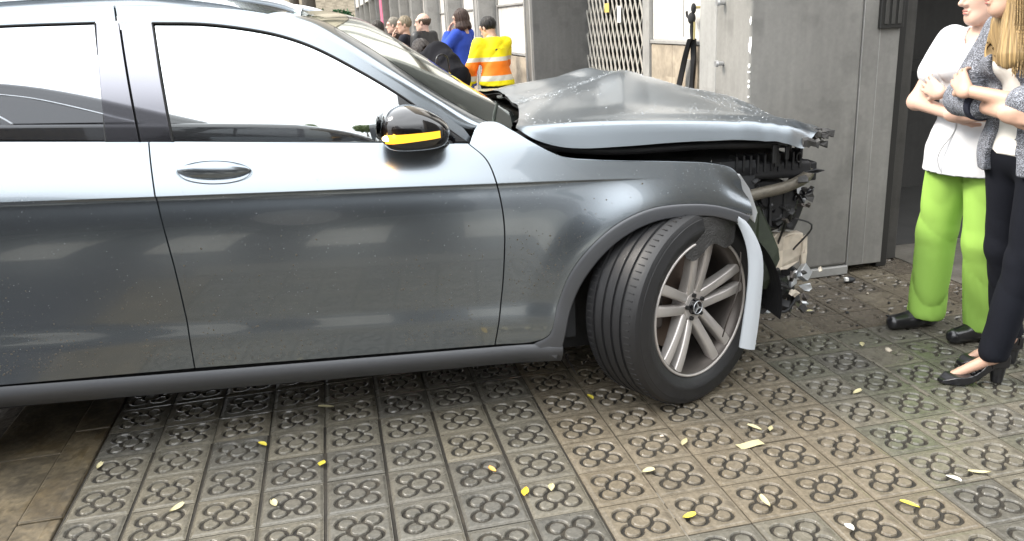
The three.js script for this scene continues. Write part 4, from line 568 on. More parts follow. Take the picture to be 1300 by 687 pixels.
// ================================================================== PEOPLE
T.weave = tex(128, (u, v) => { const c = 0.5 + 0.25 * Math.sin(u * 128 * 0.785) * Math.sin(v * 128 * 0.785) + 0.3 * (hash2(u * 128 | 0, v * 128 | 0, 3) - 0.5); return [c, c, c]; }, false, [16, 16]);
T.tweed = tex(256, (u, v) => { const a = hash2(u * 256 | 0, v * 256 | 0, 5), b = hash2(u * 128 | 0, v * 85 | 0, 6), w = fbm(u * 10, v * 10, 7, 3, 10); const c = 0.28 + 0.36 * a * b + 0.34 * (b > 0.62 ? 1 : 0) * a + 0.24 * (w - 0.4); return [c * 0.98, c, c * 1.05]; }, true, [5, 5]);
T.hair = tex(256, (u, v) => { const c = 0.62 + 0.5 * (fbm(u * 90, v * 3, 8, 3, 90) - 0.5) + 0.35 * (fbm(u * 24, v * 2, 18, 2, 24) - 0.5); return [c, c * 0.97, c * 0.9]; }, true, [3, 1]);
const skinM = phys({ color: lin(0.50, 0.31, 0.225), roughness: 0.5, sheen: 0.2, bumpMap: T.fine, bumpScale: 0.0006 });
const skinPale = phys({ color: lin(0.54, 0.35, 0.27), roughness: 0.5, bumpMap: T.fine, bumpScale: 0.0006 });
const fab = (r, g, b, o = {}) => phys(Object.assign({ color: lin(r, g, b), roughness: 0.9, specularIntensity: 0.4, bumpMap: T.weave, bumpScale: 0.0012 }, o));
const hairMat = (r, g, b) => phys({ color: lin(r, g, b), map: T.hair, roughness: 0.42, bumpMap: T.hair, bumpScale: 0.004 });
const shoeM = phys({ color: lin(0.010, 0.010, 0.012), roughness: 0.28, clearcoat: 0.4, clearcoatRoughness: 0.2 });
const eyeW = phys({ color: lin(0.75, 0.72, 0.70), roughness: 0.2 }), lipM = mat({ color: lin(0.42, 0.14, 0.12), roughness: 0.45 });

const headField = (() => { const f = blend([elp([0, 0.028, -0.012], [0.074, 0.092, 0.092]), elp([0, -0.035, 0.022], [0.056, 0.074, 0.066]), cap([-0.012, -0.096, 0.056], [0.012, -0.096, 0.056], 0.018, 0.018), cap([-0.045, -0.058, 0.0], [-0.02, -0.092, 0.05], 0.02, 0.018), cap([0.045, -0.058, 0.0], [0.02, -0.092, 0.05], 0.02, 0.018), elp([0, 0.03, 0.062], [0.056, 0.016, 0.022])], 0.035);
  const nose = blend([cap([0, 0.012, 0.082], [0, -0.026, 0.108], 0.008, 0.0115), cap([-0.011, -0.032, 0.094], [0.011, -0.032, 0.094], 0.0085, 0.0085)], 0.012);
  const lips = blend([cap([-0.018, -0.0575, 0.080], [0.018, -0.0575, 0.080], 0.007, 0.007), cap([-0.004, -0.0565, 0.089], [0.004, -0.0565, 0.089], 0.007, 0.007), cap([-0.012, -0.068, 0.085], [0.012, -0.068, 0.085], 0.0075, 0.0075)], 0.008);
  const ear = (s) => elp([s * 0.077, -0.004, -0.012], [0.009, 0.03, 0.017]);
  const neck = cap([0, -0.05, -0.02], [0, -0.17, -0.035], 0.05, 0.054), eL = ear(1), eR = ear(-1);
  return (x, y, z) => { let d = f(x, y, z); for (const s of [-1, 1]) { const e = Math.hypot((x - s * 0.031) / 1.3, y - 0.006, z - 0.092) - 0.013; d = smax(d, -e, 0.014); d = smin(d, Math.hypot(x - s * 0.031, y - 0.006, z - 0.0735) - 0.0125, 0.003); } d = smin(d, nose(x, y, z), 0.012); d = smin(d, lips(x, y, z), 0.006); d = smin(d, Math.min(eL(x, y, z), eR(x, y, z)), 0.006); return smin(d, neck(x, y, z), 0.03); }; })();
function handGeo(cell, curl = 0.35, spread = 0.05) {     // wrist at origin, fingers along +y, palm faces +z, thumb on +x
  const L = []; const F = [[0.027, 0.082, 0.026, 0.0092, 0.07], [0.009, 0.088, 0.029, 0.0095, 0.02], [-0.010, 0.083, 0.027, 0.009, -0.02], [-0.027, 0.074, 0.021, 0.008, -0.07]]; const P = [];
  for (const [x, y, l, r, a] of F) { P.push(cap([x * 0.6, 0.0, 0], [x, y, 0], 0.013, 0.0115)); let p = [x, y, 0], th = curl * 0.6; const seg = [l * 1.45, l, l * 0.8]; for (let k = 0; k < 3; k++) { const q = [p[0] + seg[k] * Math.sin(a + spread * Math.sign(x)), p[1] + seg[k] * Math.cos(th), p[2] + seg[k] * Math.sin(th)]; L.push(cap(p, q, r * (1 - 0.07 * k), r * (0.93 - 0.07 * k))); p = q; th += curl; } }
  P.push(cap([0.018, 0.012, 0.004], [0.036, 0.04, 0.012], 0.014, 0.0125)); const th = [cap([0.036, 0.04, 0.012], [0.052, 0.068, 0.022], 0.0115, 0.0105), cap([0.052, 0.068, 0.022], [0.056, 0.095, 0.032], 0.0105, 0.008)];
  P.push(cap([0, -0.012, 0], [0, 0.01, 0], 0.024, 0.024, 0.8));
  const palm = blend(P, 0.016), fing = (x, y, z) => { let d = 1; for (const f of L) d = Math.min(d, f(x, y, z)); return d; }, thumb = blend(th, 0.006);
  const f = (x, y, z) => smin(smin(palm(x, y, z), fing(x, y, z), 0.006), thumb(x, y, z), 0.008);
  return sdfMesh(f, [-0.075, -0.07, -0.04], [0.085, 0.2, 0.13], cell);
}
const handCache = {}; const hand = (cell, curl) => { const k = cell + '_' + curl; return handCache[k] || (handCache[k] = handGeo(cell, curl)); };
const headCache = {}; const headG = (cell) => headCache[cell] || (headCache[cell] = sdfMesh(headField, [-0.11, -0.19, -0.13], [0.11, 0.14, 0.14], cell));
function frameM(o, ydir, zdir) { const y = V3(...ydir).normalize(), z = V3(...zdir); z.sub(y.clone().multiplyScalar(y.dot(z))).normalize(); const x = new THREE.Vector3().crossVectors(y, z); return new THREE.Matrix4().makeBasis(x, y, z).setPosition(...o); }

// o: name,label,group,pos,turn,S, J (joints in a 1.65 m frame facing +z, right side is -x), top{mat,sleeve,hem,inflate}, legs{mat,hem,r}, hair fn, head{yaw,pitch,roll}, cell
function person(o) {
  const J = Object.assign({ hipL: [0.088, 0.87, 0], hipR: [-0.088, 0.87, 0], kneeL: [0.095, 0.47, 0.015], kneeR: [-0.095, 0.47, 0.015], ankL: [0.095, 0.085, -0.02], ankR: [-0.095, 0.085, -0.02], pelvis: [0, 0.93, 0], waist: [0, 1.06, 0.005], chest: [0, 1.24, 0], neck: [0, 1.385, -0.02], shL: [0.165, 1.345, -0.015], shR: [-0.165, 1.345, -0.015], elL: [0.225, 1.08, -0.03], elR: [-0.225, 1.08, -0.03], wrL: [0.235, 0.85, 0.03], wrR: [-0.235, 0.85, 0.03], head: [0, 1.525, 0.0] }, o.J || {});
  const S = o.S || 1, cell = (o.cell || 0.012) / S, fat = o.fat || 1, sd = (o.name.length * 7 + Math.round((o.pos[0] + o.pos[2]) * 13)) & 255;
  const g = thing('person', o.label, 'person', o.pos, o.turn || 0, o.group); g.scale.setScalar(S);
  const box = (pad, y0, y1, pts) => { const lo = [9, 9, 9], hi = [-9, -9, -9]; for (const p of pts) for (let k = 0; k < 3; k++) { lo[k] = Math.min(lo[k], p[k] - pad); hi[k] = Math.max(hi[k], p[k] + pad); } if (y0 !== undefined) { lo[1] = Math.max(lo[1], y0 - 0.03); hi[1] = Math.min(hi[1], y1 + 0.03); } return [lo, hi]; };
  const torso = (e) => { const b = e * fat - 1; return [cap(J.pelvis, J.waist, 0.150 * e, 0.122 * e, 0.70), cap(J.waist, J.chest, 0.122 * e, 0.142 * e, 0.66), cap(J.chest, [J.neck[0], J.neck[1] - 0.06, J.neck[2]], 0.142 * e, 0.09 * e, 0.66), cap([lerp(J.shL[0], J.shR[0], 0.12), J.shL[1] - 0.015, J.shL[2]], [lerp(J.shR[0], J.shL[0], 0.12), J.shR[1] - 0.015, J.shR[2]], 0.056 * e, 0.056 * e)].concat(o.bust ? [elp([J.chest[0] + 0.07, J.chest[1] - 0.01, J.chest[2] + 0.078], [0.062 * e, 0.058 * e, 0.052 * e * e]), elp([J.chest[0] - 0.07, J.chest[1] - 0.01, J.chest[2] + 0.078], [0.062 * e, 0.058 * e, 0.052 * e * e])] : []).concat([cap(J.hipL, J.hipR, 0.105 * e, 0.105 * e, 0.92)]); };
  const leg = (s, a, b, c) => [cap(J['hip' + s], J['knee' + s], a, b), cap(J['knee' + s], J['ank' + s], b, c)];
  const arm = (s, a, b, c, t = 2) => { const P = J['sh' + s], E = J['el' + s], W = J['wr' + s]; const L = []; if (t <= 1) L.push(cap(P, [lerp(P[0], E[0], t), lerp(P[1], E[1], t), lerp(P[2], E[2], t)], a, lerp(a, b, t))); else { const k = t - 1; L.push(cap(P, E, a, b), cap(E, [lerp(E[0], W[0], k), lerp(E[1], W[1], k), lerp(E[2], W[2], k)], b, lerp(b, c, k))); } return L; };
  const wr = (x, y, z, a) => { const n = noise3(x * 7 + sd + y * 5, y * 6 + x * 4, z * 7, 3), q = 1 - Math.abs(2 * n - 1) * 2.2, n2 = noise3(x * 15, y * 8 + z * 6 + sd, z * 15, 7); return a * ((n2 - 0.5) * 1.2 + (q > 0 ? q * q * 1.3 : 0) - 0.3); };
  // body (skin)
  const bf = blend(torso(0.9).concat(leg('L', 0.078, 0.05, 0.034), leg('R', 0.078, 0.05, 0.034), arm('L', 0.042, 0.034, 0.024), arm('R', 0.042, 0.034, 0.024), [cap(J.neck, [lerp(J.neck[0], J.head[0], 0.5), lerp(J.neck[1], J.head[1], 0.45), lerp(J.neck[2], J.head[2], 0.5)], 0.055, 0.05)], ['L', 'R'].map((s) => cap([J['ank' + s][0], 0.045 + (o.heel || 0), J['ank' + s][2] - 0.01], [J['ank' + s][0] + (o.toe ? o.toe[s][0] : 0.02 * (s === 'L' ? 1 : -1)), 0.027, J['ank' + s][2] + 0.115], o.heel ? 0.028 : 0.034, o.heel ? 0.018 : 0.026))), 0.03);
  const all = Object.values(J).filter((p) => p !== J.head); const [lo, hi] = box(0.17, 0, 9, all.concat([[0, 0, 0.15]])); lo[1] = -0.01;
  const bodyParts = [sdfMesh(bf, lo, hi, cell)];
  const hm = new THREE.Matrix4().makeTranslation(...J.head).multiply(new THREE.Matrix4().makeRotationFromEuler(new THREE.Euler(o.head?.pitch || 0, o.head?.yaw || 0, o.head?.roll || 0, 'YXZ')));
  bodyParts.push(headG(o.near ? 0.0042 : 0.008).clone().applyMatrix4(hm));
  for (const s of ['L', 'R']) { const h = o.hands?.[s] || {}; const E = J['el' + s], W = J['wr' + s]; const d = h.dir || [W[0] - E[0], W[1] - E[1], W[2] - E[2]], n = h.palm || [s === 'L' ? -1 : 1, 0, 0.2]; let hg = hand(o.near ? 0.0036 : 0.0075, h.curl ?? 0.32); const fl = s === 'L' ? 1 : -1; const m = frameM(W, d, n); const c = hg.clone(); if ((h.flip ? -fl : fl) < 0) { c.scale(-1, 1, 1); const ix = c.index.array; for (let i = 0; i < ix.length; i += 3) { const t = ix[i]; ix[i] = ix[i + 1]; ix[i + 1] = t; } } if (o.gloves) { } bodyParts.push(c.applyMatrix4(m)); if (o.gloves && s === 'L') mesh('glove', (() => { const q = c.clone(), p = q.attributes.position, nn = q.attributes.normal; for (let i = 0; i < p.count; i++) p.setXYZ(i, p.getX(i) + nn.getX(i) * 0.003, p.getY(i) + nn.getY(i) * 0.003, p.getZ(i) + nn.getZ(i) * 0.003); return q; })(), o.gloves, g); }
  const body = mesh('body', bodyParts, o.skin || skinM, g);
  if (o.near) { for (const s of [-1, 1]) { const e = mesh('eye', [ell(s * 0.031, 0.006, 0.0752, 0.0122, 0.0122, 0.0122).applyMatrix4(hm)], eyeW, body); mesh('iris', [ell(s * 0.031, 0.006, 0.0846, 0.0052, 0.0052, 0.0032).applyMatrix4(hm)], mat({ color: lin(0.06, 0.04, 0.025), roughness: 0.2 }), body); } mesh('lips', [ell(0, -0.0575, 0.0905, 0.019, 0.0042, 0.0058).applyMatrix4(hm), ell(0, -0.068, 0.0895, 0.016, 0.005, 0.006).applyMatrix4(hm)], lipM, body); }
  // trousers
  if (o.legs) { const r = o.legs.r || [0.098, 0.074, 0.07], hem = o.legs.hem ?? 0.075; const f0 = blend(leg('L', ...r).concat(leg('R', ...r), [cap(J.hipL, J.hipR, 0.108 * fat, 0.108 * fat, 0.95), cap(J.pelvis, J.waist, 0.142 * fat, 0.118 * fat, 0.72)]), 0.028); const yt = o.legs.top ?? J.waist[1] - 0.02; const amp = o.legs.amp ?? 0.005; const [a, b] = box(0.16, hem, yt, [J.hipL, J.hipR, J.kneeL, J.kneeR, J.ankL, J.ankR, J.waist, J.pelvis]); mesh(o.legs.name || 'trousers', sdfMesh((x, y, z) => Math.max(f0(x, y, z) + wr(x, y, z, amp * (1 + 0.4 * smooth(0.35, 0.1, y))), hem - y + 0.25 * (o.legs.slant || 0) * (z), y - yt), a, b, cell), o.legs.mat, g); }
  // upper garments, innermost first
  for (const t of [].concat(o.top || [])) { const e = t.e || 1.1; let L = torso(e * fat); if (t.sleeve !== 0) { L = L.concat(arm('L', t.ar?.[0] || 0.064, t.ar?.[1] || 0.052, t.ar?.[2] || 0.045, t.sleeve ?? 1.92), arm('R', t.ar?.[0] || 0.064, t.ar?.[1] || 0.052, t.ar?.[2] || 0.045, t.sleeve ?? 1.92)); } const f0 = blend(L, t.k || 0.035); const skirt = t.flare ? cap([J.waist[0], J.waist[1], J.waist[2]], [J.pelvis[0], t.hem - 0.05, J.pelvis[2]], 0.128 * e * fat, (0.150 + t.flare) * e * fat, 0.76) : null; const neckY = J.neck[1] + (t.neck ?? 0.03); const [a, b] = box(0.22, t.hem, neckY + 0.02, [J.pelvis, J.waist, J.chest, J.neck, J.shL, J.shR].concat(t.sleeve === 0 ? [] : [J.elL, J.elR, J.wrL, J.wrR])); a[1] = Math.min(t.hem, J.wrL[1], J.wrR[1]) - 0.1; const amp = t.amp ?? 0.005;
    const cutf = t.cut; mesh(t.name || 'top', sdfMesh((x, y, z) => { let d = f0(x, y, z); if (skirt) d = smin(d, skirt(x, y, z), 0.04); d += wr(x, y, z, amp); const near = Math.abs(x - J.pelvis[0]) < 0.26; d = Math.max(d, (near ? t.hem + (t.hemz || 0) * z - y : -1)); const nk = Math.hypot(x - J.neck[0], (z - J.neck[2] - (t.nz ?? 0.02))) - (t.nr || 0.062); d = Math.max(d, Math.min(-nk, 1) > 0 && y > J.chest[1] + 0.05 ? Math.min(-nk, y - (J.chest[1] + 0.05)) : -1, y - neckY); if (cutf) d = Math.max(d, cutf(x, y, z)); return d; }, a, b, cell * (t.fine || 1)), t.mat, g); }
  // shoes
  if (o.shoe !== false) for (const s of ['L', 'R']) { const A = J['ank' + s], heel = o.heel || 0; const dx = (o.toe ? o.toe[s][0] : 0.03 * (s === 'L' ? 1 : -1)), tz = 0.165; const f = heel ? (x, y, z) => { const t = clamp((z - A[2] + 0.06) / 0.23), sole = lerp(heel, 0.004, smooth(0.1, 0.72, t)); const cx = A[0] + dx * t; const w = lerp(0.030, 0.040, smooth(0.2, 0.6, t)) * (1 - 0.55 * smooth(0.8, 1.02, t)); let d = Math.max(Math.abs(x - cx) - w, sole - y, y - sole - lerp(0.055, 0.036, smooth(0.2, 0.5, t)) + 0.02 * smooth(0.8, 1, t), A[2] - 0.062 - z, z - A[2] - 0.172); const inner = Math.max(Math.abs(x - cx) - w + 0.006, sole + 0.006 - y, z - A[2] - 0.078, A[2] - 0.055 - z); d = Math.max(d, -inner); const hl = Math.max(Math.hypot(x - cx + 0.0, (z - A[2] + 0.038)) - lerp(0.018, 0.027, clamp(y / heel)), -y + 0.001, y - heel - 0.01); return smin(d, hl, 0.008); } : (x, y, z) => { const fo = blend([cap([A[0], 0.043, A[2] - 0.035], [A[0] + dx * 0.5, 0.045, A[2] + 0.05], 0.041, 0.041), cap([A[0] + dx * 0.5, 0.04, A[2] + 0.05], [A[0] + dx, 0.034, A[2] + tz - 0.02], 0.042, 0.036), cap([A[0], 0.06, A[2] - 0.02], [A[0], 0.085, A[2] - 0.015], 0.042, 0.042)], 0.02)(x, y, z); return Math.max(fo, 0.003 - y); };
    const gg = sdfMesh(f, [A[0] - 0.1, -0.01, A[2] - 0.12], [A[0] + 0.1, 0.17, A[2] + 0.24], o.near ? 0.005 : 0.012); const sh = mesh('shoe', gg, o.shoeMat || shoeM, g); }
  // hair
  if (o.hair) { const h = o.hair; const f = h.field; const hg = sdfMesh((x, y, z) => { const a = Math.atan2(x, z); return f(x, y, z) + (h.amp ?? 0.003) * (Math.sin(a * 46 + 3 * Math.sin(y * 19) + 5 * fbm(x * 14, y * 4 + z * 9, 4, 2)) + Math.sin(a * 19 + y * 9)); }, h.lo || [-0.13, -0.15, -0.14], h.hi || [0.13, 0.15, 0.14], h.cell || (o.near ? 0.0048 : 0.009)); const p = hg.attributes.position, uv = hg.attributes.uv; for (let i = 0; i < p.count; i++) uv.setXY(i, Math.atan2(p.getX(i), p.getZ(i)) / 6.2832 * 3, p.getY(i) * 2 + Math.hypot(p.getX(i), p.getZ(i)) * 2); hg.applyMatrix4(hm); const ho = mesh('hair', hg, h.mat, g); if (h.locks) mesh('hair_locks', h.locks().map((q) => q.applyMatrix4(hm)), h.mat, ho).userData.kind = 'stuff'; }
  if (o.extra) o.extra(g, J, hm);
  return g;
}
const capHair = (len = -0.02, back = 0.0) => (x, y, z) => { let d = elp([0, 0.036, -0.02], [0.083, 0.096, 0.098])(x, y, z); d = smax(d, -(elp([0, -0.035, 0.085], [0.064, 0.098, 0.075])(x, y, z)), 0.012); d = smax(d, len - y + (z > 0 ? 0.35 * z : 0), 0.02); return d; };
const longHair = (len, spread = 0.02) => (x, y, z) => { let d = smin(elp([0, 0.036, -0.02], [0.086, 0.098, 0.1])(x, y, z), cap([0, -0.02, -0.035], [0, len + 0.04, -0.03], 0.088, 0.088 + spread, 0.95)(x, y, z), 0.03); d = smax(d, -(blend([elp([0, -0.04, 0.10], [0.058, 0.11, 0.10]), cap([0, -0.1, 0.11], [0, len - 0.1, 0.11], 0.068, 0.08)], 0.02)(x, y, z)), 0.014); return smax(d, len - y + 0.02 * Math.sin(x * 60) + 0.015 * Math.sin(x * 23 + 1), 0.012); };

const crossedJ = { elL: [0.235, 1.085, 0.075], elR: [-0.245, 1.07, 0.08], wrL: [-0.03, 1.135, 0.205], wrR: [0.04, 1.045, 0.20] };
// --- health worker in a white tunic and lime trousers
const nurseTurn = Math.atan2(-1, 0.22);
person({ name: 'nurse', label: 'person in white short-sleeved tunic and lime green trousers, arms crossed, by the dark doorway', pos: [2.535, 0, -2.86], turn: nurseTurn, S: 0.925, near: true, cell: 0.0105, bust: true, skin: skinPale, fat: 1.0,
  J: { ...crossedJ, ankL: [0.12, 0.085, -0.05], ankR: [-0.12, 0.085, 0.03], kneeL: [0.12, 0.47, 0.015], kneeR: [-0.12, 0.47, 0.01], head: [0, 1.525, 0.015] }, toe: { L: [-0.03], R: [-0.055] },
  head: { yaw: -0.42, pitch: 0.08 }, hands: { L: { dir: [-0.9, 0.25, -0.35], palm: [0.2, -0.2, -1], curl: 0.25 }, R: { dir: [0.85, 0.1, -0.4], palm: [-0.2, 0.1, -1], curl: 0.3 } },
  legs: { mat: fab(0.31, 0.52, 0.10), r: [0.104, 0.086, 0.084], hem: 0.05, amp: 0.005, slant: 0.2 },
  top: [{ name: 'tunic', mat: fab(0.60, 0.61, 0.63), sleeve: 0.52, ar: [0.062, 0.062, 0.06], e: 1.10, hem: 0.775, flare: 0.055, amp: 0.006, neck: 0.035, nr: 0.066, nz: 0.03 }],
  hair: { mat: hairMat(0.33, 0.22, 0.11), field: (x, y, z) => smin(capHair(-0.03)(x, y, z), elp([0, 0.02, -0.125], [0.035, 0.04, 0.035])(x, y, z), 0.015), lo: [-0.13, -0.12, -0.18] },
  extra: (g) => { const pts = []; for (let k = 0; k <= 16; k++) { const y = lerp(0.78, 1.03, k / 16); pts.push([-0.012 - 0.02 * Math.sin(k * 0.35), y, 0.152 + 0.012 * Math.sin(k * 0.4) - 0.03 * Math.max(0, k - 8) / 8 + 0.008]); } mesh('placket', tube(pts, 0.0032, 30, 6), fab(0.62, 0.63, 0.65), g); } });
// --- person in tweed jacket
const wTurn = Math.atan2(-1, 0.02);
person({ name: 'jacket', label: 'blond person in grey tweed jacket, dark trousers and black heeled shoes, arms crossed', pos: [2.395, 0, -2.43], turn: wTurn, S: 0.93, near: true, cell: 0.0105, bust: true, skin: skinM,
  J: { hipL: [0.085, 0.93, 0], hipR: [-0.085, 0.93, 0], kneeL: [0.075, 0.53, 0.035], kneeR: [-0.085, 0.53, -0.02], ankL: [0.05, 0.145, 0.095], ankR: [-0.085, 0.145, -0.10], pelvis: [0, 0.98, 0], waist: [0, 1.10, 0.015], chest: [0, 1.28, 0.03], neck: [0, 1.425, 0.06], shL: [0.165, 1.385, 0.035], shR: [-0.165, 1.385, 0.035], head: [0, 1.56, 0.16], elL: [0.24, 1.115, 0.10], elR: [-0.235, 1.125, 0.12], wrL: [-0.085, 1.175, 0.245], wrR: [0.09, 1.10, 0.21] }, toe: { L: [-0.075], R: [-0.06] }, heel: 0.075,
  head: { yaw: -0.45, pitch: 0.08 }, hands: { L: { dir: [-0.78, 0.42, -0.32], palm: [-0.1, -0.25, -1], curl: 0.42 }, R: { dir: [0.85, -0.05, -0.4], palm: [-0.2, 0.1, -1], curl: 0.3 } },
  legs: { mat: fab(0.005, 0.006, 0.010), r: [0.092, 0.064, 0.06], hem: 0.125, amp: 0.004, slant: -0.5 },
  top: [{ name: 'blouse', mat: fab(0.72, 0.70, 0.65), sleeve: 0, e: 1.04, hem: 0.93, amp: 0.003, neck: 0.01 },
    { name: 'jacket', mat: phys({ color: lin(0.92, 0.93, 0.96), map: T.tweed, roughness: 0.9, sheen: 0.3, bumpMap: T.tweed, bumpScale: 0.004 }), sleeve: 1.42, ar: [0.068, 0.06, 0.056], e: 1.16, hem: 0.86, flare: 0.012, amp: 0.004, neck: 0.03, nr: 0.07, cut: (x, y, z) => (z > 0.02 && y < 1.44 && Math.abs(y - 1.15) > 0.0 && Math.abs(x) < 0.26) ? Math.min(0.052 + 0.035 * smooth(1.1, 1.4, y) * 0 + 0.02 * smooth(1.05, 0.9, y) - Math.abs(x + 0.005), z - 0.02, (y > 1.05 && y < 1.19) ? 0.165 - Math.hypot((z - 0.02) * 0.9, (y - 1.12) * 0.0) : 1) : -1 }],
  hair: { mat: hairMat(0.92, 0.66, 0.34), field: longHair(-0.285, 0.045), lo: [-0.19, -0.34, -0.21], hi: [0.19, 0.15, 0.14], amp: 0.0016, locks: () => { const r = rng(3), L = []; for (let i = 0; i < 420; i++) { const a = (r() * 2 - 1) * 2.6, y0 = 0.03 + 0.05 * r(), R = 0.088 + 0.03 * r(); const s = Math.sin(a), c = -Math.cos(a); const pts = [[s * R * 0.85, y0 + 0.03, c * R * 0.9 - 0.01], [s * R * 1.08, -0.05, c * R - 0.022], [s * (R + 0.015), -0.17, c * (R + 0.008) - 0.025], [s * (R + 0.014 + 0.02 * (r() - 0.5)), -0.275 - 0.06 * r(), c * R - 0.02]]; if (pts[1][2] > 0.03) continue; L.push(tube(pts, 0.0011 + 0.0012 * r(), 12, 4)); } return L; } },
  extra: (g, J) => { const c = J.elR, w = J.wrR, d = V3(w[0] - c[0], w[1] - c[1], w[2] - c[2]); const p = [c[0] + d.x * 0.40, c[1] + d.y * 0.40, c[2] + d.z * 0.40], q = [c[0] + d.x * 0.50, c[1] + d.y * 0.50, c[2] + d.z * 0.50]; mesh('cuff', [rod(p, q, 0.061, 0.058, 28)], fab(0.02, 0.022, 0.035), g); } });

// --- bystanders down the street
const BG = 'bystanders along the facade';
const hv = tex([8, 512], (u, v) => { const y = v * 2; if (y > 1.165 || y < 0.91) return [0.98, 0.90, 0.05]; if (y > 1.12 || y < 0.965) return [0.82, 0.80, 0.74]; return [0.98, 0.50, 0.06]; }, true, [1, 0.5]);
person({ name: 'medic', label: 'person seen from behind in yellow and orange hi-vis jacket and blue gloves', pos: [1.68, 0, -8.4], turn: Math.PI + 0.35, S: 0.9, cell: 0.015, fat: 1.05,
  J: { waist: [0, 1.05, 0.01], chest: [0, 1.22, 0.05], neck: [0, 1.355, 0.075], shL: [0.175, 1.31, 0.06], shR: [-0.175, 1.31, 0.06], head: [0, 1.475, 0.135], elL: [0.25, 1.06, 0.12], wrL: [0.245, 0.84, 0.17], elR: [-0.24, 1.09, 0.19], wrR: [-0.20, 1.02, 0.43] }, head: { pitch: 0.35, yaw: 0.3 }, gloves: mat({ color: lin(0.10, 0.22, 0.55), roughness: 0.5 }),
  legs: { mat: fab(0.012, 0.012, 0.014), r: [0.105, 0.085, 0.08] }, top: [{ name: 'jacket', mat: phys({ color: lin(1, 1, 1), map: hv, roughness: 0.7, sheen: 0.2 }), sleeve: 1.9, ar: [0.08, 0.068, 0.058], e: 1.17, hem: 0.865, flare: 0.02, amp: 0.008, hemz: 0.12 }],
  hair: { mat: hairMat(0.018, 0.013, 0.010), field: capHair(-0.045) }, extra: (g) => { const k = mat({ color: lin(0.03, 0.03, 0.05), roughness: 0.6 }); for (const x of [-0.018, 0.022]) mesh('back_emblem', [(() => { const q = plate([[-0.012, 0.02], [0.012, 0.02], [0.012, -0.002], [0.0, -0.03], [-0.004, -0.004], [-0.012, -0.002]], 0.004, 0.001); q.rotateY(Math.PI); q.translate(x, 1.235, -0.062); return q; })()], k, g); } });
person({ name: 'blue', label: 'brown-haired person in a royal blue coat holding a hand to the face', pos: [1.60, 0, -10.0], turn: Math.PI + 0.9, S: 0.94, cell: 0.016, group: BG,
  J: { elL: [0.24, 1.16, 0.13], wrL: [0.07, 1.36, 0.15], elR: [-0.22, 1.1, 0.04], wrR: [-0.15, 1.0, 0.2] }, head: { pitch: 0.1 }, hands: { L: { dir: [-0.3, 0.9, -0.2], palm: [-0.3, 0, -1] } },
  legs: { mat: fab(0.012, 0.014, 0.03), r: [0.10, 0.075, 0.065] }, top: [{ name: 'coat', mat: fab(0.035, 0.075, 0.40), e: 1.17, hem: 0.70, flare: 0.03, amp: 0.007, ar: [0.074, 0.062, 0.055] }], hair: { mat: hairMat(0.085, 0.035, 0.02), field: longHair(-0.13), lo: [-0.15, -0.18, -0.16], hi: [0.15, 0.15, 0.14] } });
person({ name: 'black', label: 'bald-crowned person in a black leather jacket between the grey-haired and blue-coated people', pos: [1.22, 0, -10.6], turn: Math.PI + 0.75, S: 0.93, cell: 0.016, group: BG, fat: 1.12, skin: skinPale,
  J: {}, head: { yaw: 0.35 }, legs: { mat: fab(0.02, 0.02, 0.025), r: [0.105, 0.08, 0.075] }, top: [{ name: 'jacket', mat: phys({ color: lin(0.012, 0.012, 0.013), roughness: 0.45 }), e: 1.17, hem: 0.80, amp: 0.007, neck: 0.055, ar: [0.08, 0.068, 0.055] }], hair: { mat: hairMat(0.20, 0.14, 0.10), field: (x, y, z) => smax(capHair(-0.05)(x, y, z), y - 0.055, 0.02) } });
person({ name: 'grey', label: 'white-haired person in a dark brown coat with grey scarf', pos: [0.98, 0, -12.2], turn: Math.PI + 1.15, S: 0.92, cell: 0.017, group: BG, fat: 1.12, skin: skinPale,
  J: {}, head: { yaw: 0.2 }, legs: { mat: fab(0.03, 0.03, 0.035), r: [0.105, 0.08, 0.075] }, top: [{ name: 'coat', mat: fab(0.035, 0.026, 0.022), e: 1.18, hem: 0.66, flare: 0.02, amp: 0.007, ar: [0.08, 0.07, 0.058] }, { name: 'scarf', mat: fab(0.20, 0.21, 0.20), e: 0.96, sleeve: 0, hem: 1.355, neck: 0.05, nr: 0.05, amp: 0.006 }], hair: { mat: hairMat(0.55, 0.53, 0.50), field: capHair(-0.05) } });
person({ name: 'pale', label: 'fair-haired person in a dark coat standing beside the bald-crowned one', pos: [1.05, 0, -11.3], turn: Math.PI + 1.3, S: 0.92, cell: 0.017, group: BG, J: { elL: [0.22, 1.14, 0.14], wrL: [0.06, 1.33, 0.17] }, head: { yaw: 0.2 }, hands: { L: { dir: [-0.2, 0.9, -0.2], palm: [-0.2, 0, -1] } }, legs: { mat: fab(0.02, 0.02, 0.03), r: [0.1, 0.08, 0.07] }, top: [{ name: 'coat', mat: fab(0.018, 0.019, 0.026), e: 1.16, hem: 0.7, flare: 0.02, amp: 0.007 }], hair: { mat: hairMat(0.60, 0.52, 0.40), field: capHair(-0.07) } });
person({ name: 'pink', label: 'person in a bright pink top half hidden behind the white-haired one', pos: [0.80, 0, -13.0], turn: Math.PI + 1.5, S: 0.9, cell: 0.018, group: BG, J: {}, head: {}, legs: { mat: fab(0.03, 0.03, 0.06) }, top: [{ name: 'top', mat: fab(0.62, 0.07, 0.14), e: 1.14, hem: 0.8, amp: 0.006 }], hair: { mat: hairMat(0.05, 0.035, 0.025), field: longHair(-0.1), lo: [-0.15, -0.16, -0.16], hi: [0.15, 0.15, 0.14] } });
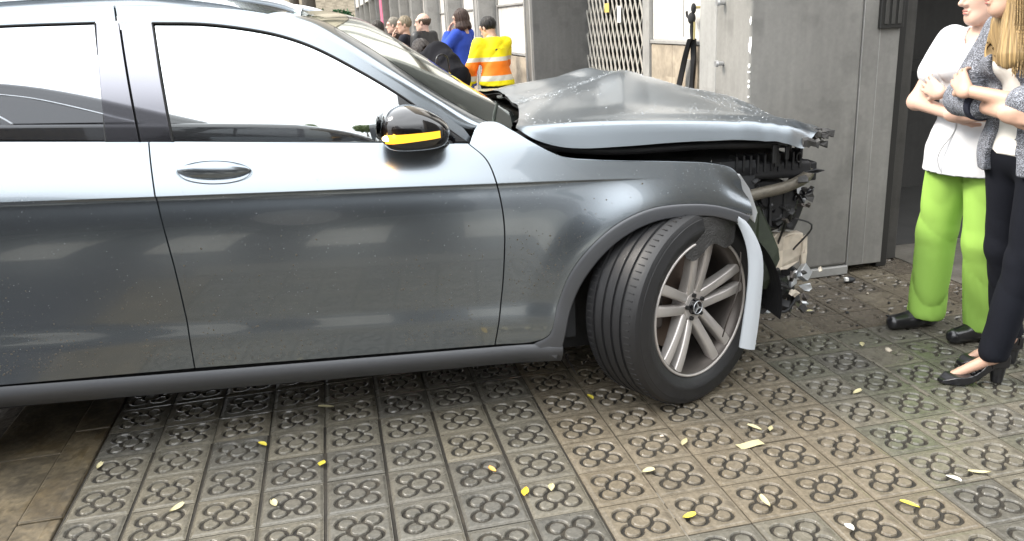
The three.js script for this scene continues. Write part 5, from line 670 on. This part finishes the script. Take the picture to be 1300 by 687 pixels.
person({ name: 'bent', label: 'dark-haired person bending forward in a black coat beside the hi-vis jacket', pos: [1.16, 0, -8.1], turn: Math.PI + 0.55, S: 1.0, cell: 0.015, group: BG,
  J: { pelvis: [0, 0.90, -0.05], waist: [0, 0.99, 0.03], chest: [0, 1.06, 0.17], neck: [0, 1.09, 0.30], shL: [0.165, 1.07, 0.26], shR: [-0.165, 1.07, 0.26], head: [0, 1.135, 0.42], elL: [0.21, 0.84, 0.30], elR: [-0.22, 0.85, 0.30], wrL: [0.12, 0.70, 0.44], wrR: [-0.14, 0.68, 0.44] }, head: { pitch: 0.75 },
  legs: { mat: fab(0.015, 0.012, 0.03) }, top: [{ name: 'coat', mat: fab(0.010, 0.010, 0.013), e: 1.2, hem: 0.62, amp: 0.008, k: 0.05, neck: 0.16, nr: 0.01 }], hair: { mat: hairMat(0.03, 0.014, 0.010), field: longHair(-0.06), lo: [-0.15, -0.14, -0.16], hi: [0.15, 0.15, 0.14] } });
{ const b = thing('shoulder_bag', 'small yellow bag hanging beside the bent dark-haired person', 'bag', [1.02, 0.82, -7.62], 0.6); mesh('pouch', [rbx(-0.10, 0.10, 0, 0.15, -0.035, 0.035, 0.03, 4)], mat({ color: lin(0.80, 0.62, 0.05), roughness: 0.6 }), b); mesh('strap', [tube([[-0.09, 0.14, 0], [-0.05, 0.30, 0.01], [0.05, 0.30, 0.01], [0.09, 0.14, 0]], 0.008, 24, 6)], shoeM, b); }

// ================================================================== LEAVES AND LITTER
{
  // positions on the pavement (metres), measured once from the photograph
  const W = ['bright yellow leaf on a joint of the grey tiles nearest the kerb', 'bright yellow leaf lying right on a wide joint between grey tile columns', 'pale cream leaf on a dark grey tile flower beside the kerb columns', 'pale cream leaf in the shade just under the car sill', 'orange leaf on the edge of a grey tile flower', 'amber leaf on the wide joint beside a large pale leaf', 'large pale leaf lying on the middle of a dark grey tile, beside the amber leaf', 'bright yellow leaf lying behind the front tyre', 'pale cream leaf on the mortar joint between two beige tiles', 'bright yellow leaf on the petal of a beige tile flower', 'pale oval leaf beside another on one beige tile flower', 'pale round leaf, right-hand one of a pair on one beige tile flower', 'squarish pale leaf covering the heart of a beige tile flower', 'whitish curled scrap of leaf on the outer beige tiles', 'long bright yellow leaf on the outer beige tiles', 'long pale leaf on a corner of the dark green-grey tiles', 'pale leaf on the joint of the grey tiles below the mortar line', 'pale leaf on the brown worn tiles past the mortar line', 'pale leaf on the brown paving in front of the wrecked bumper', 'pale leaf on the upper petal of a grey tile near the kerb', 'small pale leaf on the broken tiles by the kerb stones', 'pale leaf between beige tiles in front of the tyre', 'whitish scrap of leaf on the dark green-grey tiles'];
  const P = [[-0.377, -2.758, 'y'], [-0.167, -2.556, 'y'], [-0.314, -2.351, 'p'], [-0.152, -2.995, 'p'], [0.381, -2.342, 'o'], [0.454, -2.183, 'a'], [0.538, -2.181, 'p'], [0.846, -2.747, 'y'], [0.860, -2.181, 'p'], [0.882, -1.917, 'y'], [1.315, -2.336, 'p'], [1.364, -2.314, 'p'], [1.126, -1.923, 'p'], [1.279, -1.737, 'w'], [1.509, -1.784, 'y'], [1.822, -1.874, 'p'], [1.810, -2.472, 'p'], [2.098, -2.860, 'p'], [2.116, -3.288, 'p'], [-0.613, -2.420, 'p'], [-0.924, -2.779, 'p'], [1.045, -2.319, 'p'], [1.721, -1.864, 'w']];
  const cols = { y: [0.50, 0.42, 0.05], p: [0.42, 0.38, 0.22], o: [0.60, 0.33, 0.08], a: [0.62, 0.42, 0.04], w: [0.62, 0.60, 0.54] }, ms = {}; for (const k in cols) ms[k] = phys({ color: lin(...cols[k]), roughness: 0.6 });
  const r = rng(8), gs = []; for (let k = 0; k < 4; k++) gs.push(surf((u, v) => { const a = u * 2 - 1, L = 0.023 + 0.003 * k, w = 0.017 * Math.sin(Math.PI * Math.min(1, 0.06 + v * 0.94)) ** 0.7 * (1 - 0.25 * v); return [a * w, 0.0022 + 0.004 * a * a + 0.003 * Math.sin(v * 3 + k), (v - 0.5) * 2 * L]; }, 8, 12));
  P.forEach(([x, z, k], i) => { const g = gs[r() * 4 | 0]; const o = mesh(numbered('fallen_leaf'), g, ms[k]); o.position.set(x, 0.0035, z); o.rotation.y = r() * 6.28; o.scale.set(0.55 + 0.35 * r(), 1, 0.6 + 0.45 * r()); scene.add(o); tag(o, W[i], 'leaf', 'fallen leaves on the paving'); });
  // crash debris: little shards on the paving by the pillar
  const dm = [M.plastic, M.cream, M.bright]; for (let i = 0; i < 16; i++) { const pts = [], n = 4 + (r() * 3 | 0), s = 0.005 + 0.012 * r() * r(); for (let k = 0; k < n; k++) { const a = k / n * 6.283; pts.push([Math.cos(a) * s * (0.5 + r()), Math.sin(a) * s * (0.5 + r())]); } const g = plate(pts, 0.004, 0.001); g.rotateX(-Math.PI / 2 + (r() - 0.5) * 0.5); const near = i < 12; const kk = r() < 0.4 ? 0 : r() < 0.6 ? 1 : 2; const o = mesh(numbered('plastic_shard'), g, dm[kk]); o.position.set(near ? 1.75 + 0.9 * r() : 0.8 + 1.6 * r(), 0.002, near ? -3.0 - 0.62 * r() : -1.9 - 0.9 * r()); scene.add(o); tag(o, ['small black', 'small cream', 'small silver'][kk] + ' shard of broken car on the paving', 'debris', ['black', 'cream', 'silver'][kk] + ' crash shards on the paving'); }
  const paper = mesh('paper_scrap', warp(new THREE.PlaneGeometry(0.085, 0.035, 8, 4).rotateX(-Math.PI / 2), (x, y, z) => [x, 0.002 + 0.004 * Math.sin(x * 60), z + 0.006 * Math.sin(x * 40)]), ms.p); paper.position.set(1.248, 0.001, -2.242); paper.rotation.y = 0.15; scene.add(paper); tag(paper, 'crumpled flat scrap of cream paper stuck to the beige paving', 'litter');
  const brick = thing('rubble_piece', 'small dark lump with pale chip at the foot of the grey pillar', 'debris', [2.55, 0.0, -3.62]); mesh('lump', [ell(0, 0.012, 0, 0.035, 0.016, 0.02, 9, 6)], M.plastic, brick); mesh('chip', [rbx(-0.035, -0.015, 0.012, 0.03, 0.0, 0.02, 0.003)], M.flake, brick);
}
// ================================================================== TREES AND THE FAR STREET
const leafM = [[0.05, 0.085, 0.02], [0.075, 0.11, 0.03], [0.10, 0.12, 0.035]].map((c) => phys({ color: lin(...c), roughness: 0.7, transmission: 0.25, thickness: 0 })), bark = mat({ color: lin(0.11, 0.10, 0.085), map: T.plaster, roughness: 0.9, bumpMap: T.mud, bumpScale: 0.02 });
function tree(x, z, h, r0, rad, seed, label, dense = 1) {
  const t = thing('street_tree', label, 'tree', [x, 0, z], 0, 'street trees'), r = rng(seed), tips = [], wood = [];
  const grow = (p, d, len, rr, lvl) => { const q = [p[0] + d[0] * len, p[1] + d[1] * len, p[2] + d[2] * len]; wood.push(rod(p, q, rr, rr * 0.68, 8)); if (lvl >= 3) { tips.push(q); return; } const n = lvl === 0 ? 5 : 3; for (let i = 0; i < n; i++) { const a = r() * 6.283, k = 0.45 + 0.5 * r(); const e = V3(d[0] + Math.cos(a) * k, d[1] * 0.8 + 0.25, d[2] + Math.sin(a) * k).normalize(); grow(q, [e.x, e.y, e.z], len * (0.55 + 0.2 * r()), rr * 0.55, lvl + 1); } if (lvl > 0) tips.push(q); };
  const q = [0, h * 0.42, 0]; mesh('trunk', [new THREE.CylinderGeometry(r0 * 0.78, r0 * 1.1, h * 0.42, 12).translate(0, h * 0.21, 0)], bark, t); grow(q, [0.05, 1, 0], h * 0.2, r0 * 0.6, 0); mesh('limbs', wood, bark, t);
  for (let m = 0; m < 3; m++) { const P = [], I = []; let n = 0; for (const c of tips) for (let k = 0; k < 34 * dense; k++) { const u = r() * 2 - 1, a = r() * 6.283, R = rad * Math.cbrt(r()), s = Math.sqrt(1 - u * u); const o = [c[0] + R * s * Math.cos(a), c[1] + R * u * 0.8, c[2] + R * s * Math.sin(a)], L = 0.10 + 0.07 * r(), A = V3(r() - 0.5, r() - 0.5, r() - 0.5).normalize().multiplyScalar(L), B = V3(r() - 0.5, r() - 0.5, r() - 0.5).normalize().multiplyScalar(L * 0.7); P.push(o[0] - A.x, o[1] - A.y, o[2] - A.z, o[0] + B.x, o[1] + B.y, o[2] + B.z, o[0] + A.x, o[1] + A.y, o[2] + A.z, o[0] - B.x, o[1] - B.y, o[2] - B.z); I.push(n, n + 1, n + 2, n, n + 2, n + 3); n += 4; } const g = new THREE.BufferGeometry(); g.setAttribute('position', new THREE.Float32BufferAttribute(P, 3)); g.setIndex(I); g.computeVertexNormals(); mesh('crown', g, leafM[m], t); }
  return t;
}
tree(-0.22, -18.5, 9, 0.15, 1.1, 4, 'plane tree with grey trunk on the kerb beyond the car roof');
tree(-0.75, -27, 9, 0.16, 1.2, 14, 'second plane tree along the kerb, behind the first trunk');
tree(-3.2, -34, 10, 0.2, 1.5, 24, 'leafy tree across the carriageway far down the street');
// trees and low buildings over the road, behind the camera: what the windows mirror
for (let i = 0; i < 5; i++) tree(-24 + i * 9, 46 + 5 * (i % 2), 4.6, 0.17, 1.3, 50 + i, 'street tree across the road, ' + ['first', 'second', 'third', 'fourth', 'fifth'][i] + ' in its row', 0.8);
// low hedge-like bushes at the end of the street
{ const s = thing('bush', 'dark green clipped bushes beyond the tree trunks', 'bush', [-1.0, 0, -40]); const r = rng(61), P = [], I = []; let n = 0; for (let k = 0; k < 9000; k++) { const x = (r() - 0.5) * 6, y = 2.3 * r() * (0.7 + 0.3 * Math.sin(x * 2)), z = (r() - 0.5) * 1.6, A = V3(r() - 0.5, r() - 0.5, r() - 0.5).multiplyScalar(0.3), B = V3(r() - 0.5, r() - 0.5, r() - 0.5).multiplyScalar(0.2); P.push(x - A.x, y - A.y, z - A.z, x + B.x, y + B.y, z + B.z, x + A.x, y + A.y, z + A.z); I.push(n, n + 1, n + 2); n += 3; } const g = new THREE.BufferGeometry(); g.setAttribute('position', new THREE.Float32BufferAttribute(P, 3)); g.setIndex(I); g.computeVertexNormals(); mesh('foliage', g, leafM[0], s); mesh('stems', [rod([-2, 0, 0], [-2, 1, 0], 0.05), rod([0, 0, 0], [0, 1, 0], 0.05), rod([2, 0, 0], [2, 1, 0], 0.05)], bark, s); }
{ const p = thing('potted_shrub', 'round green shrub in a white planter on the far pavement', 'plant', [0.52, 0, -24]); mesh('planter', [new THREE.CylinderGeometry(0.42, 0.34, 1.25, 20).translate(0, 0.625, 0)], M.paleWall, p); const r = rng(71), P = [], I = []; let n = 0; for (let k = 0; k < 1500; k++) { const a = r() * 6.283, u = r() * 2 - 1, s = Math.sqrt(1 - u * u), R = 0.42 * Math.cbrt(r()); const c = [R * s * Math.cos(a), 1.55 + R * u * 0.8, R * s * Math.sin(a)]; const A = V3(r() - 0.5, r() - 0.5, r() - 0.5).multiplyScalar(0.16), B = V3(r() - 0.5, r() - 0.5, r() - 0.5).multiplyScalar(0.12); P.push(c[0] - A.x, c[1] - A.y, c[2] - A.z, c[0] + B.x, c[1] + B.y, c[2] + B.z, c[0] + A.x, c[1] + A.y, c[2] + A.z); I.push(n, n + 1, n + 2); n += 3; } const g = new THREE.BufferGeometry(); g.setAttribute('position', new THREE.Float32BufferAttribute(P, 3)); g.setIndex(I); g.computeVertexNormals(); mesh('foliage', g, phys({ color: lin(0.02, 0.10, 0.03), roughness: 0.6 }), p); }
{ const s = thing('pavement_sign', 'small red-framed pavement stand by the far planter', 'sign', [0.62, 0, -20.5]); const red = mat({ color: lin(0.55, 0.05, 0.06), roughness: 0.5 }); mesh('frame', [rbx(-0.16, -0.13, 0, 1.4, -0.02, 0.02, 0.005), rbx(0.13, 0.16, 0, 1.4, -0.02, 0.02, 0.005), rbx(-0.128, 0.128, 1.33, 1.4, -0.02, 0.02, 0.005)], red, s); mesh('board', [rbx(-0.128, 0.128, 0.5, 1.328, -0.01, 0.01, 0.004)], M.paleWall, s); }
{ const b = thing('hanging_banner', 'pink vertical banner fixed to a far pillar of the facade', 'banner', [1.9, 0, -27.6]); mesh('cloth', [rbx(-0.02, 0.0, 0.5, 4.2, -0.5, 0.5, 0.008)], fab(0.62, 0.16, 0.26), b); mesh('rail', [rod([-0.01, 4.22, -0.55], [-0.01, 4.22, 0.55], 0.02)], M.steel, b); }
// far buildings closing the street and the opposite side
function block(label, x0, x1, z0, z1, h, c, face) {
  const b = thing('far_building', label, 'building', [(x0 + x1) / 2, 0, (z0 + z1) / 2]); const w = x1 - x0, d = z1 - z0, m = mat({ color: lin(...c), map: T.stone, roughness: 0.85 }); mesh('wall', [bx(-w / 2, w / 2, 0, h, -d / 2, d / 2)], m, b); mesh('cornice', [bx(-w / 2 - 0.2, w / 2 + 0.2, h - 0.4, h + 0.1, -d / 2 - 0.2, d / 2 + 0.2)], M.stone, b);
  const L = face === 'x' ? d : w, n = Math.floor(L / 2.6), win = mat({ color: lin(0.04, 0.045, 0.05), roughness: 0.15 }); let q = 0;
  for (let f = 0; f < Math.floor(h / 3.3); f++) for (let i = 0; i < n; i++) { const s = -L / 2 + (i + 0.5) * L / n, y = 0.9 + f * 3.3; const g = face === 'x' ? bx(w / 2 * Math.sign(-x0 - x1) * 1 - 0.04, w / 2 * Math.sign(-x0 - x1) + 0.04, y, y + 1.7, s - 0.5, s + 0.5) : bx(s - 0.5, s + 0.5, y, y + 1.7, (z0 > 0 ? -d / 2 : d / 2) - 0.04, (z0 > 0 ? -d / 2 : d / 2) + 0.04); mesh('window' + (q ? '_' + String(q).padStart(3, '0') : ''), g, win, b); q++; }
  return b;
}
block('pale cream apartment block closing the far end of the street', -6, 9, -92, -80, 16, [0.62, 0.58, 0.50], 'z');
block('long beige block on the other side of the carriageway', -34, -24, -80, -6, 13, [0.42, 0.38, 0.32], 'x');
block('tall grey-brown corner block across the road to the right of the pillar', 4.2, 34, 14, 26, 17, [0.20, 0.19, 0.17], 'z');
// ================================================================== OTHER CARS
function otherCar(label, paint, pos, turn) {
  const c = thing('parked_car', label, 'car', pos, turn, 'parked cars'); const W = 0.88;
  const lower = [[-2.2, 0.30], [-2.25, 0.62], [-2.15, 0.95], [-1.6, 1.02], [0.75, 1.0], [1.75, 0.88], [2.1, 0.66], [2.15, 0.34], [1.75, 0.26], [-1.8, 0.26]], cabin = [[-2.05, 0.98], [-1.85, 1.40], [-1.5, 1.60], [-0.6, 1.66], [0.05, 1.60], [0.95, 0.99]];
  const ex = (pts, hw, bv, tum) => { const s = new THREE.Shape(); s.moveTo(...pts[0]); s.splineThru(pts.slice(1).map((p) => new THREE.Vector2(...p))); s.lineTo(...pts[0]); const g = new THREE.ExtrudeGeometry(s, { depth: 2 * hw, bevelEnabled: true, bevelSize: bv, bevelThickness: bv, bevelSegments: 4, curveSegments: 8 }); g.translate(0, 0, -hw); return warp(g, (x, y, z) => [x, y, z * (1 - tum * smooth(0.95, 1.7, y))]); };
  const body = mesh('body', [ex(lower, W - 0.06, 0.06, 0), ex(cabin, W - 0.1, 0.06, 0.16)], paint, c);
  for (const s of [-1, 1]) for (const pts of [[[-1.72, 1.08], [-1.55, 1.44], [-0.98, 1.52], [-0.95, 1.08]], [[-0.86, 1.08], [-0.88, 1.52], [-0.3, 1.53], [-0.05, 1.08]], [[0.03, 1.08], [-0.2, 1.52], [0.05, 1.48], [0.62, 1.08]]]) { const g = plate(pts, 0.012, 0.002); mesh('window', warp(g, (x, y, z) => [x, y, s * (z + (W - 0.03) * (1 - 0.16 * smooth(0.95, 1.7, y)) - 0.004)]), M.darkGlass, body); mesh('window_trim', [tube(pts.map((p) => [p[0], p[1], s * ((W - 0.015) * (1 - 0.16 * smooth(0.95, 1.7, p[1])))]), 0.008, 20, 5)], M.bright, body); }
  for (const s of [-1, 1]) mesh('roof_rail', [tube([[-1.6, 1.64, s * 0.6], [-0.8, 1.73, s * 0.6], [0, 1.66, s * 0.6]], 0.018, 20, 6)], M.bright, body);
  for (const x of [-1.38, 1.32]) for (const s of [-1, 1]) { const w = mesh('wheel', [new THREE.CylinderGeometry(0.34, 0.34, 0.22, 32).rotateX(Math.PI / 2).translate(x, 0.34, s * 0.77)], M.rubber, c); mesh('hubcap', [new THREE.CylinderGeometry(0.2, 0.22, 0.02, 24).rotateX(Math.PI / 2).translate(x, 0.34, s * 0.885)], M.alloy, w); }
  for (const s of [-1, 1]) mesh('headlamp', [ell(2.05, 0.74, s * 0.6, 0.1, 0.07, 0.14)], M.bright, body);
  return c;
}
M.darkGlass = phys({ color: lin(0.02, 0.02, 0.022), roughness: 0.05, clearcoat: 1 });
otherCar('pale grey hatchback parked by the kerb under the far trees', phys({ color: lin(0.6, 0.6, 0.62), roughness: 0.3, clearcoat: 1 }), [-2.3, -0.045, -25], Math.PI / 2);
otherCar('black estate car waiting across the road, mirrored in the rear window', phys({ color: lin(0.012, 0.012, 0.014), roughness: 0.25, clearcoat: 1 }), [-2.65, -0.045, 1.2], -0.075).scale.setScalar(1.38);

renderer.render(scene, camera);
